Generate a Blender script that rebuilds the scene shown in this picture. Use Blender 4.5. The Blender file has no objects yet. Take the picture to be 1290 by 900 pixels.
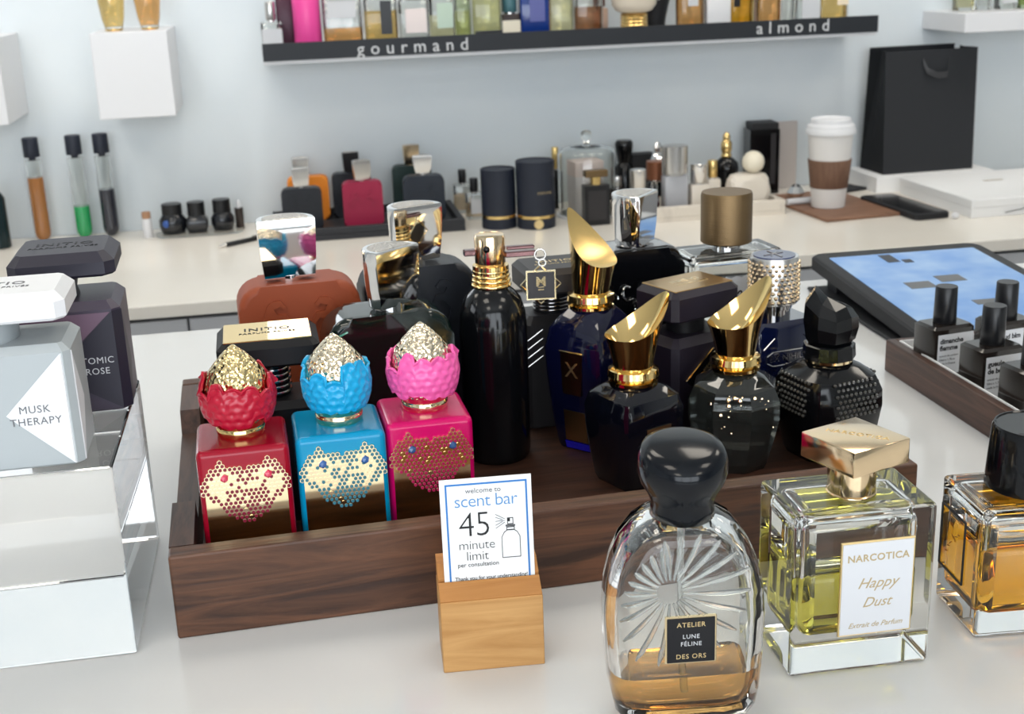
import bpy, bmesh, math, random
from mathutils import Vector, Matrix
random.seed(7)
PI = math.pi
sc = bpy.context.scene
C = sc.collection

# ------------------------------------------------------------------ camera
FPX = 1612.0
PITCH, YAW, ROLL = math.radians(17.47), math.radians(9.6), math.radians(2.13)
CAMZ = 0.316
def make_camera():
    fw = Vector((math.sin(YAW)*math.cos(PITCH), math.cos(YAW)*math.cos(PITCH), -math.sin(PITCH)))
    r = Vector((math.cos(YAW), -math.sin(YAW), 0)); u = r.cross(fw)
    c, s = math.cos(ROLL), math.sin(ROLL)
    r2 = c*r - s*u; u2 = c*u + s*r
    cd = bpy.data.cameras.new('camera'); co = bpy.data.objects.new('camera', cd); C.objects.link(co)
    m = Matrix.Identity(4)
    for i in range(3):
        m[i][0] = r2[i]; m[i][1] = u2[i]; m[i][2] = -fw[i]
    m[2][3] = CAMZ
    co.matrix_world = m
    cd.sensor_fit = 'HORIZONTAL'; cd.sensor_width = 36.0; cd.lens = FPX/1290*36
    cd.clip_start = 0.01; cd.clip_end = 50
    cd.dof.use_dof = True; cd.dof.focus_distance = 0.60; cd.dof.aperture_fstop = 26
    sc.camera = co
make_camera()

# ------------------------------------------------------------------ light and exposure
sc.view_settings.view_transform = 'Standard'
sc.view_settings.look = 'None'
sc.view_settings.gamma = 1.0
sc.view_settings.use_curve_mapping = False
sc.view_settings.exposure = -0.05
w = bpy.data.worlds.new('daylight'); sc.world = w; w.use_nodes = True
bg = w.node_tree.nodes['Background']
bg.inputs[0].default_value = (0.80, 0.90, 1.0, 1); bg.inputs[1].default_value = 1.6

def area_light(name, loc, target, sx, sy, power, col):
    l = bpy.data.lights.new(name, 'AREA'); l.shape = 'RECTANGLE'; l.size = sx; l.size_y = sy
    l.energy = power; l.color = col
    o = bpy.data.objects.new(name, l); C.objects.link(o)
    o.location = loc
    d = Vector(target)-Vector(loc); o.rotation_euler = d.to_track_quat('-Z', 'Y').to_euler()
    return o
# daylight entering through the shop window behind the photographer
area_light('window_daylight', (-0.3, -2.62, 0.45), (-0.2, 3, 0.05), 3.4, 1.9, 84, (0.90, 0.95, 1.0))

# ------------------------------------------------------------------ helpers
def lin(v):
    v = v/255.0
    return v/12.92 if v <= 0.04045 else ((v+0.055)/1.055)**2.4
def col(r, g, b): return (lin(r), lin(g), lin(b), 1)

def mat(name, rgb, rough=0.5, metal=0.0, trans=0.0, ior=1.45, coat=0.0, emit=None, estr=0.0, spec=0.5, coat_rough=0.03):
    m = bpy.data.materials.new(name); m.use_nodes = True
    b = m.node_tree.nodes['Principled BSDF']
    b.inputs['Base Color'].default_value = col(*rgb) if max(rgb) > 1.001 else (*rgb, 1)
    b.inputs['Roughness'].default_value = rough
    b.inputs['Metallic'].default_value = metal
    b.inputs['Transmission Weight'].default_value = trans
    b.inputs['IOR'].default_value = ior
    b.inputs['Coat Weight'].default_value = coat
    b.inputs['Coat Roughness'].default_value = coat_rough
    b.inputs['Specular IOR Level'].default_value = spec
    if emit:
        b.inputs['Emission Color'].default_value = col(*emit); b.inputs['Emission Strength'].default_value = estr
    return m
def bsdf(m): return m.node_tree.nodes['Principled BSDF']
def add_noise(m, c1, c2, scale=(1, 1, 1), nscale=5.0, detail=6, lo=0.35, hi=0.65, bump=0.0, dist=0.0, voronoi=False, rough=0.6, only_bump=False):
    nt = m.node_tree; N = nt.nodes; Lk = nt.links
    tc = N.new('ShaderNodeTexCoord'); mp = N.new('ShaderNodeMapping')
    mp.inputs['Scale'].default_value = scale
    Lk.new(tc.outputs['Object'], mp.inputs['Vector'])
    if voronoi:
        tx = N.new('ShaderNodeTexVoronoi'); tx.inputs['Scale'].default_value = nscale; out = tx.outputs['Distance']
    else:
        tx = N.new('ShaderNodeTexNoise'); tx.inputs['Scale'].default_value = nscale; tx.inputs['Detail'].default_value = detail
        tx.inputs['Roughness'].default_value = rough; tx.inputs['Distortion'].default_value = dist; out = tx.outputs['Fac']
    Lk.new(mp.outputs['Vector'], tx.inputs['Vector'])
    if not only_bump:
        rp = N.new('ShaderNodeValToRGB')
        rp.color_ramp.elements[0].position = lo; rp.color_ramp.elements[0].color = col(*c1)
        rp.color_ramp.elements[1].position = hi; rp.color_ramp.elements[1].color = col(*c2)
        Lk.new(out, rp.inputs['Fac']); Lk.new(rp.outputs['Color'], bsdf(m).inputs['Base Color'])
    if bump:
        bp = N.new('ShaderNodeBump'); bp.inputs['Strength'].default_value = bump; bp.inputs['Distance'].default_value = 0.001
        Lk.new(out, bp.inputs['Height']); Lk.new(bp.outputs['Normal'], bsdf(m).inputs['Normal'])
    return m

def fin(name, bm, m, parent=None, smooth=None, recalc=True, wn=False):
    """link a bmesh as ONE mesh object; smooth = angle (deg) for smooth shading"""
    if recalc: bmesh.ops.recalc_face_normals(bm, faces=bm.faces[:])
    me = bpy.data.meshes.new(name); bm.to_mesh(me); bm.free()
    if smooth:
        for p in me.polygons: p.use_smooth = True
        me.set_sharp_from_angle(angle=math.radians(smooth))
    for mm in (m if isinstance(m, (list, tuple)) else [m]): me.materials.append(mm)
    o = bpy.data.objects.new(name, me); C.objects.link(o)
    if parent: o.parent = parent
    if wn:
        md = o.modifiers.new('weighted_normal', 'WEIGHTED_NORMAL'); md.weight = 100; md.keep_sharp = True
    return o
def tag(o, label, cat, group=None, kind=None):
    o['label'] = label; o['category'] = cat
    if group: o['group'] = group
    if kind: o['kind'] = kind
    return o
def thing(name, label, cat, loc=(0, 0, 0), rz=0.0, group=None):
    o = bpy.data.objects.new(name, None); C.objects.link(o)
    o.empty_display_size = 0.01
    o.location = loc; o.rotation_euler = (0, 0, math.radians(rz))
    return tag(o, label, cat, group)
def struct(o, label=None):
    o['kind'] = 'structure'
    if label: o['label'] = label
    return o
def B(): return bmesh.new()
def box(bm, x0, x1, y0, y1, z0, z1, bev=0.0, seg=2, flip=False, only=None):
    g = bmesh.ops.create_cube(bm, size=1.0)
    vs = g['verts']
    for v in vs:
        v.co = Vector((x0+(v.co.x+.5)*(x1-x0), y0+(v.co.y+.5)*(y1-y0), z0+(v.co.z+.5)*(z1-z0)))
    fs = set(f for v in vs for f in v.link_faces)
    if bev:
        es = list(set(e for v in vs for e in v.link_edges))
        if only == 'v': es = [e for e in es if abs(e.verts[0].co.z-e.verts[1].co.z) > 1e-6]
        if only == 'top': es = [e for e in es if e.verts[0].co.z > z1-1e-6 and e.verts[1].co.z > z1-1e-6]
        r = bmesh.ops.bevel(bm, geom=es, offset=bev, segments=seg, affect='EDGES', profile=0.5, clamp_overlap=True)
        fs = set(f for f in r['faces']) | set(f for f in fs if f.is_valid)
    if flip: bmesh.ops.reverse_faces(bm, faces=[f for f in fs if f.is_valid])
    return fs
def ring(bm, pts): return [bm.verts.new(p) for p in pts]
def loft(bm, rings, cap0=True, cap1=True, closed=True, flip=False):
    R = [ring(bm, r) for r in rings]; fs = []
    n = len(R[0])
    for a, b in zip(R[:-1], R[1:]):
        for i in range(n if closed else n-1):
            j = (i+1) % n
            fs.append(bm.faces.new((a[i], a[j], b[j], b[i])))
    if cap0: fs.append(bm.faces.new(list(reversed(R[0]))))
    if cap1: fs.append(bm.faces.new(R[-1]))
    if flip: bmesh.ops.reverse_faces(bm, faces=fs)
    return fs
def lathe(bm, prof, seg=32, cx=0.0, cy=0.0, flip=False):
    """prof: (r, z) from bottom to top; r == 0 collapses to a pole"""
    rows = []
    for r, z in prof:
        if r <= 1e-7: rows.append([bm.verts.new((cx, cy, z))])
        else: rows.append([bm.verts.new((cx+r*math.cos(2*PI*i/seg), cy+r*math.sin(2*PI*i/seg), z)) for i in range(seg)])
    fs = []
    for a, b in zip(rows[:-1], rows[1:]):
        for i in range(seg):
            j = (i+1) % seg
            if len(a) == 1 and len(b) == 1: continue
            if len(a) == 1: fs.append(bm.faces.new((a[0], b[j], b[i])))
            elif len(b) == 1: fs.append(bm.faces.new((a[i], a[j], b[0])))
            else: fs.append(bm.faces.new((a[i], a[j], b[j], b[i])))
    if len(rows[0]) > 1: fs.append(bm.faces.new(list(reversed(rows[0]))))
    if len(rows[-1]) > 1: fs.append(bm.faces.new(rows[-1]))
    if flip: bmesh.ops.reverse_faces(bm, faces=fs)
    return fs
def rrect(w, d, r, n=5, cx=0.0, cy=0.0):
    """rounded rectangle outline, counter-clockwise"""
    r = min(r, w/2-1e-6, d/2-1e-6); out = []
    for k, (sx, sy) in enumerate(((1, 1), (-1, 1), (-1, -1), (1, -1))):
        for i in range(n+1):
            a = PI/2*k + PI/2*i/n
            out.append((cx+sx*(w/2-r)+r*math.cos(a), cy+sy*(d/2-r)+r*math.sin(a)))
    return out
def ngon(n, r, rot=0.0, cx=0.0, cy=0.0): return [(cx+r*math.cos(rot+2*PI*i/n), cy+r*math.sin(rot+2*PI*i/n)) for i in range(n)]
def stack(bm, sections, **k):
    """sections: list of (z, outline2d)"""
    return loft(bm, [[(x, y, z) for x, y in o] for z, o in sections], **k)
def prism_y(bm, pts, y0, y1, bev=0.0, seg=2):
    """outline in x-z extruded along y"""
    a = [bm.verts.new((x, y0, z)) for x, z in pts]; b = [bm.verts.new((x, y1, z)) for x, z in pts]
    n = len(pts); fs = []
    for i in range(n):
        j = (i+1) % n; fs.append(bm.faces.new((a[i], a[j], b[j], b[i])))
    fa = bm.faces.new(list(reversed(a))); fb = bm.faces.new(b); fs += [fa, fb]
    if bev:
        es = list(fa.edges)+list(fb.edges)
        bmesh.ops.bevel(bm, geom=es, offset=bev, segments=seg, affect='EDGES', profile=0.5, clamp_overlap=True)
    return fs
def prism_x(bm, pts, x0, x1):
    """outline in y-z extruded along x"""
    a = [bm.verts.new((x0, y, z)) for y, z in pts]; b = [bm.verts.new((x1, y, z)) for y, z in pts]
    n = len(pts)
    for i in range(n):
        j = (i+1) % n; bm.faces.new((a[i], a[j], b[j], b[i]))
    bm.faces.new(list(reversed(a))); bm.faces.new(b)
def frame_y(bm, x0, x1, z0, z1, t, y0, y1):
    """thin rectangular picture-frame outline standing in the x-z plane"""
    box(bm, x0, x1, y0, y1, z0, z0+t); box(bm, x0, x1, y0, y1, z1-t, z1)
    box(bm, x0, x0+t, y0, y1, z0+t, z1-t); box(bm, x1-t, x1, y0, y1, z0+t, z1-t)
def bar(bm, p, q, r, seg=8, r2=None):
    p = Vector(p); q = Vector(q); d = (q-p).normalized()
    a = d.orthogonal().normalized(); b = d.cross(a); r2 = r if r2 is None else r2
    loft(bm, [[p+r*(math.cos(2*PI*i/seg)*a+math.sin(2*PI*i/seg)*b) for i in range(seg)],
              [q+r2*(math.cos(2*PI*i/seg)*a+math.sin(2*PI*i/seg)*b) for i in range(seg)]])
def tube(bm, pts, r, seg=8):
    pts = [Vector(p) for p in pts]; rings = []
    a = None
    for i, p in enumerate(pts):
        d = (pts[min(i+1, len(pts)-1)]-pts[max(i-1, 0)]).normalized()
        if a is None: a = d.orthogonal().normalized()
        a = (a-d*a.dot(d)).normalized(); b = d.cross(a)
        rings.append([p+r*(math.cos(2*PI*k/seg)*a+math.sin(2*PI*k/seg)*b) for k in range(seg)])
    loft(bm, rings)
def torus(bm, c, R, r, axis='z', n=20, m=6):
    V = []
    for i in range(n):
        A = 2*PI*i/n; row = []
        for j in range(m):
            Bq = 2*PI*j/m; x = (R+r*math.cos(Bq))*math.cos(A); y = (R+r*math.cos(Bq))*math.sin(A); z = r*math.sin(Bq)
            p = (x, y, z) if axis == 'z' else ((x, z, y) if axis == 'y' else (z, x, y))
            row.append(bm.verts.new((c[0]+p[0], c[1]+p[1], c[2]+p[2])))
        V.append(row)
    for i in range(n):
        for j in range(m):
            bm.faces.new((V[i][j], V[(i+1) % n][j], V[(i+1) % n][(j+1) % m], V[i][(j+1) % m]))
def sphere(bm, c, r, u=16, v=10, sx=1, sy=1, sz=1):
    g = bmesh.ops.create_uvsphere(bm, u_segments=u, v_segments=v, radius=r)
    for q in g['verts']: q.co = Vector((c[0]+q.co.x*sx, c[1]+q.co.y*sy, c[2]+q.co.z*sz))
def txt(s, size, m, parent, loc, rot=(PI/2, 0, 0), space=1.0, bold=0.0, shear=0.0, align='CENTER', thick=0.00008, name='lettering', xs=1.0):
    cu = bpy.data.curves.new(name, 'FONT'); cu.body = s; cu.size = size; cu.align_x = align; cu.align_y = 'CENTER'
    cu.extrude = thick; cu.space_character = space; cu.offset = bold; cu.shear = shear; cu.resolution_u = 3
    t = bpy.data.objects.new('tmp_text', cu)
    me = bpy.data.meshes.new_from_object(t)
    bpy.data.objects.remove(t); bpy.data.curves.remove(cu)
    me.name = name; me.materials.clear(); me.materials.append(m)
    o = bpy.data.objects.new(name, me); C.objects.link(o)
    o.parent = parent; o.location = loc; o.rotation_euler = rot; o.scale = (xs, 1, 1)
    return o
def join_txt(lines, m, parent, name='lettering', rot=(PI/2, 0, 0), thick=0.00006):
    """several lines of print as one lettering part; lines: (text, size, x, z, extra dict)"""
    bm = B(); y = lines[0][2][1] if False else 0
    for s, size, pos, kw in lines:
        cu = bpy.data.curves.new(name, 'FONT'); cu.body = s; cu.size = size; cu.align_x = kw.get('align', 'CENTER'); cu.align_y = 'CENTER'
        cu.extrude = thick; cu.space_character = kw.get('space', 1.0); cu.offset = kw.get('bold', 0.0); cu.shear = kw.get('shear', 0.0); cu.resolution_u = 3
        t = bpy.data.objects.new('tmp_text', cu); me = bpy.data.meshes.new_from_object(t)
        r = kw.get('rot', rot)
        M = Matrix.Translation(pos) @ Matrix.Rotation(r[2], 4, 'Z') @ Matrix.Rotation(r[1], 4, 'Y') @ Matrix.Rotation(r[0], 4, 'X') @ Matrix.Diagonal((kw.get('xs', 1.0), 1, 1, 1))
        me.transform(M); bm.from_mesh(me)
        bpy.data.objects.remove(t); bpy.data.curves.remove(cu); bpy.data.meshes.remove(me)
    return fin(name, bm, m, parent, recalc=False)

# ------------------------------------------------------------------ materials
M = {}
M['wall'] = add_noise(mat('wall_paint', (222, 230, 235), 0.42), (218, 227, 233), (225, 232, 236), nscale=3, bump=0.02)
M['white_plastic'] = mat('white_plastic', (226, 227, 230), 0.35)
M['counter'] = add_noise(mat('white_counter', (214, 214, 212), 0.16, coat=0.3), (210, 211, 211), (217, 218, 218), nscale=2.5)
M['counter_warm'] = add_noise(mat('back_counter_white', (236, 230, 220), 0.2), (234, 228, 218), (239, 234, 225), nscale=2.5)
M['grey_front'] = mat('grey_cabinet_front', (186, 188, 192), 0.4)
M['gap'] = mat('shadow_gap', (60, 60, 64), 0.7)
M['floor'] = add_noise(mat('floor_tile', (176, 172, 166), 0.4), (168, 164, 158), (184, 180, 174), nscale=4)
M['ceiling'] = mat('ceiling_white', (225, 225, 224), 0.8)
M['dark_wall'] = mat('side_wall_paint', (206, 210, 212), 0.7)
M['added_bar'] = mat('added_bar_black', (35, 35, 38), 0.5)
M['chrome'] = mat('chrome', (0.80, 0.79, 0.78), 0.05, 1.0)
M['gunmetal'] = mat('dark_chrome', (0.42, 0.41, 0.41), 0.12, 1.0)
M['silver'] = mat('brushed_silver', (0.72, 0.70, 0.67), 0.25, 1.0)
M['gold'] = mat('polished_gold', (0.86, 0.62, 0.26), 0.09, 1.0)
M['gold_satin'] = mat('satin_gold', (0.84, 0.60, 0.24), 0.26, 1.0)
M['gold_pale'] = mat('pale_gold', (0.90, 0.74, 0.46), 0.1, 1.0)
M['gold_rose'] = mat('rose_gold', (0.88, 0.68, 0.44), 0.13, 1.0)
M['gold_print'] = mat('gold_print', (0.80, 0.62, 0.32), 0.35, 1.0)
M['gold_hammer'] = add_noise(mat('hammered_gold', (0.88, 0.70, 0.36), 0.12, 1.0), None, None, nscale=430, voronoi=True, bump=1.0, only_bump=True)
M['gold_hammer_pale'] = add_noise(mat('hammered_pale_gold', (0.92, 0.80, 0.60), 0.12, 1.0), None, None, nscale=430, voronoi=True, bump=1.0, only_bump=True)
M['bronze'] = add_noise(mat('brushed_bronze', (0.20, 0.135, 0.07), 0.45, 1.0), None, None, scale=(1, 1, 30), nscale=60, bump=0.3, only_bump=True)
M['black'] = mat('black_gloss', (10, 11, 14), 0.13, coat=0.08, spec=0.4)
M['black_plastic'] = mat('black_plastic', (24, 25, 28), 0.32)
M['black_matte'] = mat('black_matte', (26, 27, 31), 0.6)
M['black_soft'] = mat('soft_touch_black', (17, 17, 21), 0.48, spec=0.35)
M['navy_matte'] = mat('navy_matte', (30, 36, 50), 0.5)
M['navy_tray'] = mat('dark_tray', (40, 42, 47), 0.55)
M['paper'] = mat('white_paper', (236, 237, 238), 0.7)
M['label_white'] = mat('white_label', (206, 208, 212), 0.5)
M['ink'] = mat('black_ink', (22, 22, 24), 0.6)
M['ink_grey'] = mat('grey_ink', (105, 106, 110), 0.6)
M['ink_blue'] = mat('blue_ink', (44, 118, 190), 0.6)
M['ink_lightblue'] = mat('pale_blue_ink', (84, 140, 196), 0.6)
def glass(name, rgb=(1, 1, 1), rough=0.0, ior=1.45): return mat(name, rgb, rough, trans=1.0, ior=ior)
M['glass'] = glass('clear_glass', (0.97, 0.985, 0.975))
M['acrylic'] = glass('clear_acrylic', (0.985, 0.99, 0.99), ior=1.42)
M['glass_back'] = glass('shelf_glass', (0.95, 0.965, 0.95), 0.02)
def wood(name, c1, c2, axis='x', rough=0.45, nscale=6.0):
    s = {'x': (1.2, 14, 14), 'y': (14, 1.2, 14)}[axis]
    m = add_noise(mat(name, c1, rough), c1, c2, scale=s, nscale=nscale, detail=9, lo=0.36, hi=0.66, bump=0.3, dist=1.6)
    return m
M['wood_x'] = wood('dark_walnut_long', (54, 34, 25), (106, 70, 49), 'x')
M['wood_y'] = wood('dark_walnut_side', (50, 35, 29), (94, 66, 54), 'y')
M['wood_in'] = wood('dark_walnut_inside', (44, 28, 21), (76, 48, 35), 'x')
M['oak'] = wood('light_oak', (176, 128, 72), (206, 160, 102), 'x', 0.5, 5.0)
M['oak_warm'] = wood('warm_oak', (168, 112, 56), (192, 136, 76), 'x', 0.5, 5.0)
M['board'] = wood('brown_board', (120, 86, 66), (150, 112, 88), 'x', 0.5, 4.0)
# ================================================================== the shop room
ZB = -0.16            # back counter height (front counter top is z = 0)
WY = 2.49             # wall face
FZ = -0.95; CZ = 1.75
def slab(name, m, *a, bev=0.0): 
    bm = B(); box(bm, *a, bev=bev); return fin(name, bm, m)
struct(slab('floor', M['floor'], -3, 4, -3, 2.7, FZ-0.05, FZ), 'grey tiled shop floor')
struct(slab('ceiling', M['ceiling'], -3, 4, -3, 2.7, CZ, CZ+0.05), 'white shop ceiling')
struct(slab('wall_back', M['wall'], -3, 4, WY, WY+0.1, FZ, CZ), 'pale blue grey wall behind the shelves')
struct(slab('wall_left', M['dark_wall'], -3.1, -3, -3, 2.7, FZ, CZ), 'grey side wall')
struct(slab('wall_right', M['dark_wall'], 4, 4.1, -3, 2.7, FZ, CZ), 'grey side wall')
# shop front behind the photographer: piers, sill and a large glazed window
bm = B(); box(bm, -3, -2.2, -2.8, -2.7, FZ, CZ); box(bm, 1.6, 4, -2.8, -2.7, FZ, CZ)
box(bm, -2.2, 1.6, -2.8, -2.7, FZ, -0.55); box(bm, -2.2, 1.6, -2.8, -2.7, 1.45, CZ)
struct(fin('wall_front', bm, M['dark_wall']), 'shop front wall with window opening')
wf = bpy.data.objects.new('window_1', None); C.objects.link(wf); struct(wf, 'large shop window with wide dark bars added for chrome reflections')
for x in (-2.2, -1.05, 0.15, 1.36):  # unseen wide dark bars, added for contrast stripes in the chrome caps
    bm = B(); box(bm, x, x+0.24, -2.79, -2.7, -0.55, 1.45); fin('added_dark_bar', bm, M['added_bar'], wf)

def ceiling_panel(x, y, sx, sy, power, k):
    t = thing('ceiling_light', 'square white ceiling light panel above the counters', 'light', (x, y, CZ), 0, 'ceiling light panels')
    bm = B(); box(bm, -sx/2-0.03, sx/2+0.03, -sy/2-0.03, sy/2+0.03, -0.025, 0, 0.004); fin('housing', bm, M['white_plastic'], t)
    bm = B(); box(bm, -sx/2, sx/2, -sy/2, sy/2, -0.03, -0.024)
    fin('diffuser', bm, LAMP, t)
    return t
LAMP = mat('lamp_diffuser', (255, 250, 240), 0.5, emit=(255, 246, 232), estr=7.0)
for k, (x, y) in enumerate(((-1.3, 1.6), (-0.2, 1.6), (0.9, 1.6), (2.0, 1.6), (-0.7, -0.1), (1.3, -0.1), (-0.9, -1.5), (1.2, -1.5))):
    ceiling_panel(x, y, 0.55, 0.55, 0, k)

def track_spot(x, y, tx, tz, power, lab):
    t = thing('track_spotlight', lab, 'light', (x, y, CZ), 0, 'track spotlights washing the back wall')
    bm = B(); lathe(bm, [(.02, -.01), (.02, 0)], 20); fin('base', bm, M['white_plastic'], t, smooth=40)
    bm = B(); bar(bm, (0, 0, -.01), (0, 0, -.06), .006, 10); fin('stem', bm, M['white_plastic'], t, smooth=40)
    d = (Vector((tx, WY, tz))-Vector((x, y, CZ-.08))).normalized()
    bm = B(); bar(bm, Vector((0, 0, -.08))-d*.05, Vector((0, 0, -.08))+d*.05, .03, 20); fin('lamp_head', bm, M['white_plastic'], t, smooth=40)
    l = bpy.data.lights.new('spot', 'SPOT'); l.energy = power; l.color = (1.0, .98, .95); l.spot_size = math.radians(30); l.spot_blend = .35; l.shadow_soft_size = .02
    o = bpy.data.objects.new('spot', l); C.objects.link(o); o.parent = t; o.location = Vector((0, 0, -.08))+d*.056; o.rotation_euler = d.to_track_quat('-Z', 'Y').to_euler()
track_spot(-0.75, 1.75, -0.43, 0.12, 16, 'white track spotlight aimed at the wall above the scent tubes')
track_spot(0.10, 1.75, -0.09, 0.05, 16, 'white track spotlight aimed at the wall between cube and shelf')
track_spot(1.10, 1.75, 1.22, 0.10, 14, 'white track spotlight aimed at the wall above the paper bag')

# ------------------------------------------------------------------ counters
t = thing('front_counter', 'glossy white shop counter in the foreground under the wooden trays', 'counter', (0.2, 0.6, FZ))
bm = B(); box(bm, -1.4, 1.6, -0.5, 0.555, -FZ-0.035, -FZ, 0.003); fin('worktop', bm, M['counter'], t)
bm = B(); box(bm, -1.36, 1.56, -0.42, 0.515, 0.0, -FZ-0.035); fin('cabinet_body', bm, M['grey_front'], t)
t = thing('back_counter', 'cream white wall counter with grey front holding bottles and coffee cup', 'counter', (0.5, 2.2, FZ))
H = ZB-FZ
bm = B(); box(bm, -2.2, 2.4, 1.892-2.2, WY-2.203, H-0.020, H, 0.0015); fin('worktop', bm, M['counter_warm'], t)
bm = B(); box(bm, -2.2, 2.4, 1.905-2.2, WY-2.203, H-0.026, H-0.020); fin('shadow_gap', bm, M['gap'], t)
for i in range(6):
    x0 = -2.2+i*0.7667
    bm = B(); box(bm, x0+0.002, x0+0.7647, 1.895-2.2, 1.915-2.2, H-0.36, H-0.026, 0.001); fin('drawer_front', bm, M['grey_front'], t)
bm = B(); box(bm, -2.2, 2.4, 1.915-2.2, WY-2.203, 0, H-0.026); fin('cabinet_body', bm, M['grey_front'], t)

# ------------------------------------------------------------------ wall shelf with black name strip
t = thing('wall_shelf', 'long white wall shelf with black lettered front strip full of perfume bottles', 'shelf', (0.548, 2.42, 0.145))
bm = B(); box(bm, -0.575, 0.575, -0.075, 0.07, 0.0, 0.022, 0.001); fin('shelf_board', bm, M['white_plastic'], t)
bm = B(); box(bm, -0.575, 0.575, -0.080, -0.075, 0.006, 0.0365, 0.0005); fin('name_strip', bm, mat('strip_black', (30, 34, 40), 0.5), t)
M['strip_text'] = mat('strip_lettering', (205, 207, 210), 0.6)
txt('gourmand', 0.0310, M['strip_text'], t, (-0.310, -0.0802, 0.0195), space=1.68, bold=0.0001, name='lettering', thick=0.0003)
txt('almond', 0.0310, M['strip_text'], t, (0.405, -0.0802, 0.0220), space=1.68, bold=0.0001, name='lettering', thick=0.0003)
t = thing('wall_shelf', 'short white wall shelf in the upper right corner above the paper bag', 'shelf', (1.52, 2.42, 0.142))
bm = B(); box(bm, -0.23, 0.25, -0.10, 0.07, 0.0, 0.036, 0.0015); fin('shelf_board', bm, M['white_plastic'], t)
for x, lab in ((-0.246, 'white wall cube carrying two amber oval bottles'), (-0.5215, 'white wall cube cut off by the left edge of the photo')):
    t = thing('wall_cube', lab, 'display cube', (x, 2.39, 0.0705))
    bm = B(); box(bm, -0.0635, 0.0635, -0.09, 0.10, 0, 0.1435, 0.0015); fin('cube_body', bm, M['white_plastic'], t)
# ================================================================== main walnut tray
TZ = 0.008           # tray floor
def tray_main():
    t = thing('wooden_tray', 'dark walnut tray with raised rim holding the crowd of perfume bottles', 'tray', (-0.0735, 0.5815, 0), 2.2)
    W_, D_, H_, T_ = 0.396, 0.285, 0.0445, 0.012
    bm = B(); box(bm, T_, W_-T_, T_, D_-T_, 0.0, TZ); fin('base_board', bm, M['wood_in'], t)
    bm = B(); box(bm, 0, W_, 0, T_, 0, H_, 0.0012, 2); fin('front_board', bm, M['wood_x'], t)
    bm = B(); box(bm, 0, W_, D_-T_, D_, 0, H_, 0.0012, 2); fin('back_board', bm, M['wood_x'], t)
    pr = [(T_, 0), (D_-T_, 0), (D_-T_, H_-.003), (D_-T_-.003, H_), (0.218, H_), (0.210, 0.031), (0.075, 0.031), (0.067, H_), (T_, H_)]
    for x in (0.0, W_-T_):
        bm = B(); prism_x(bm, pr, x, x+T_); fin('side_board', bm, M['wood_y'], t)
tray_main()

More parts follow.
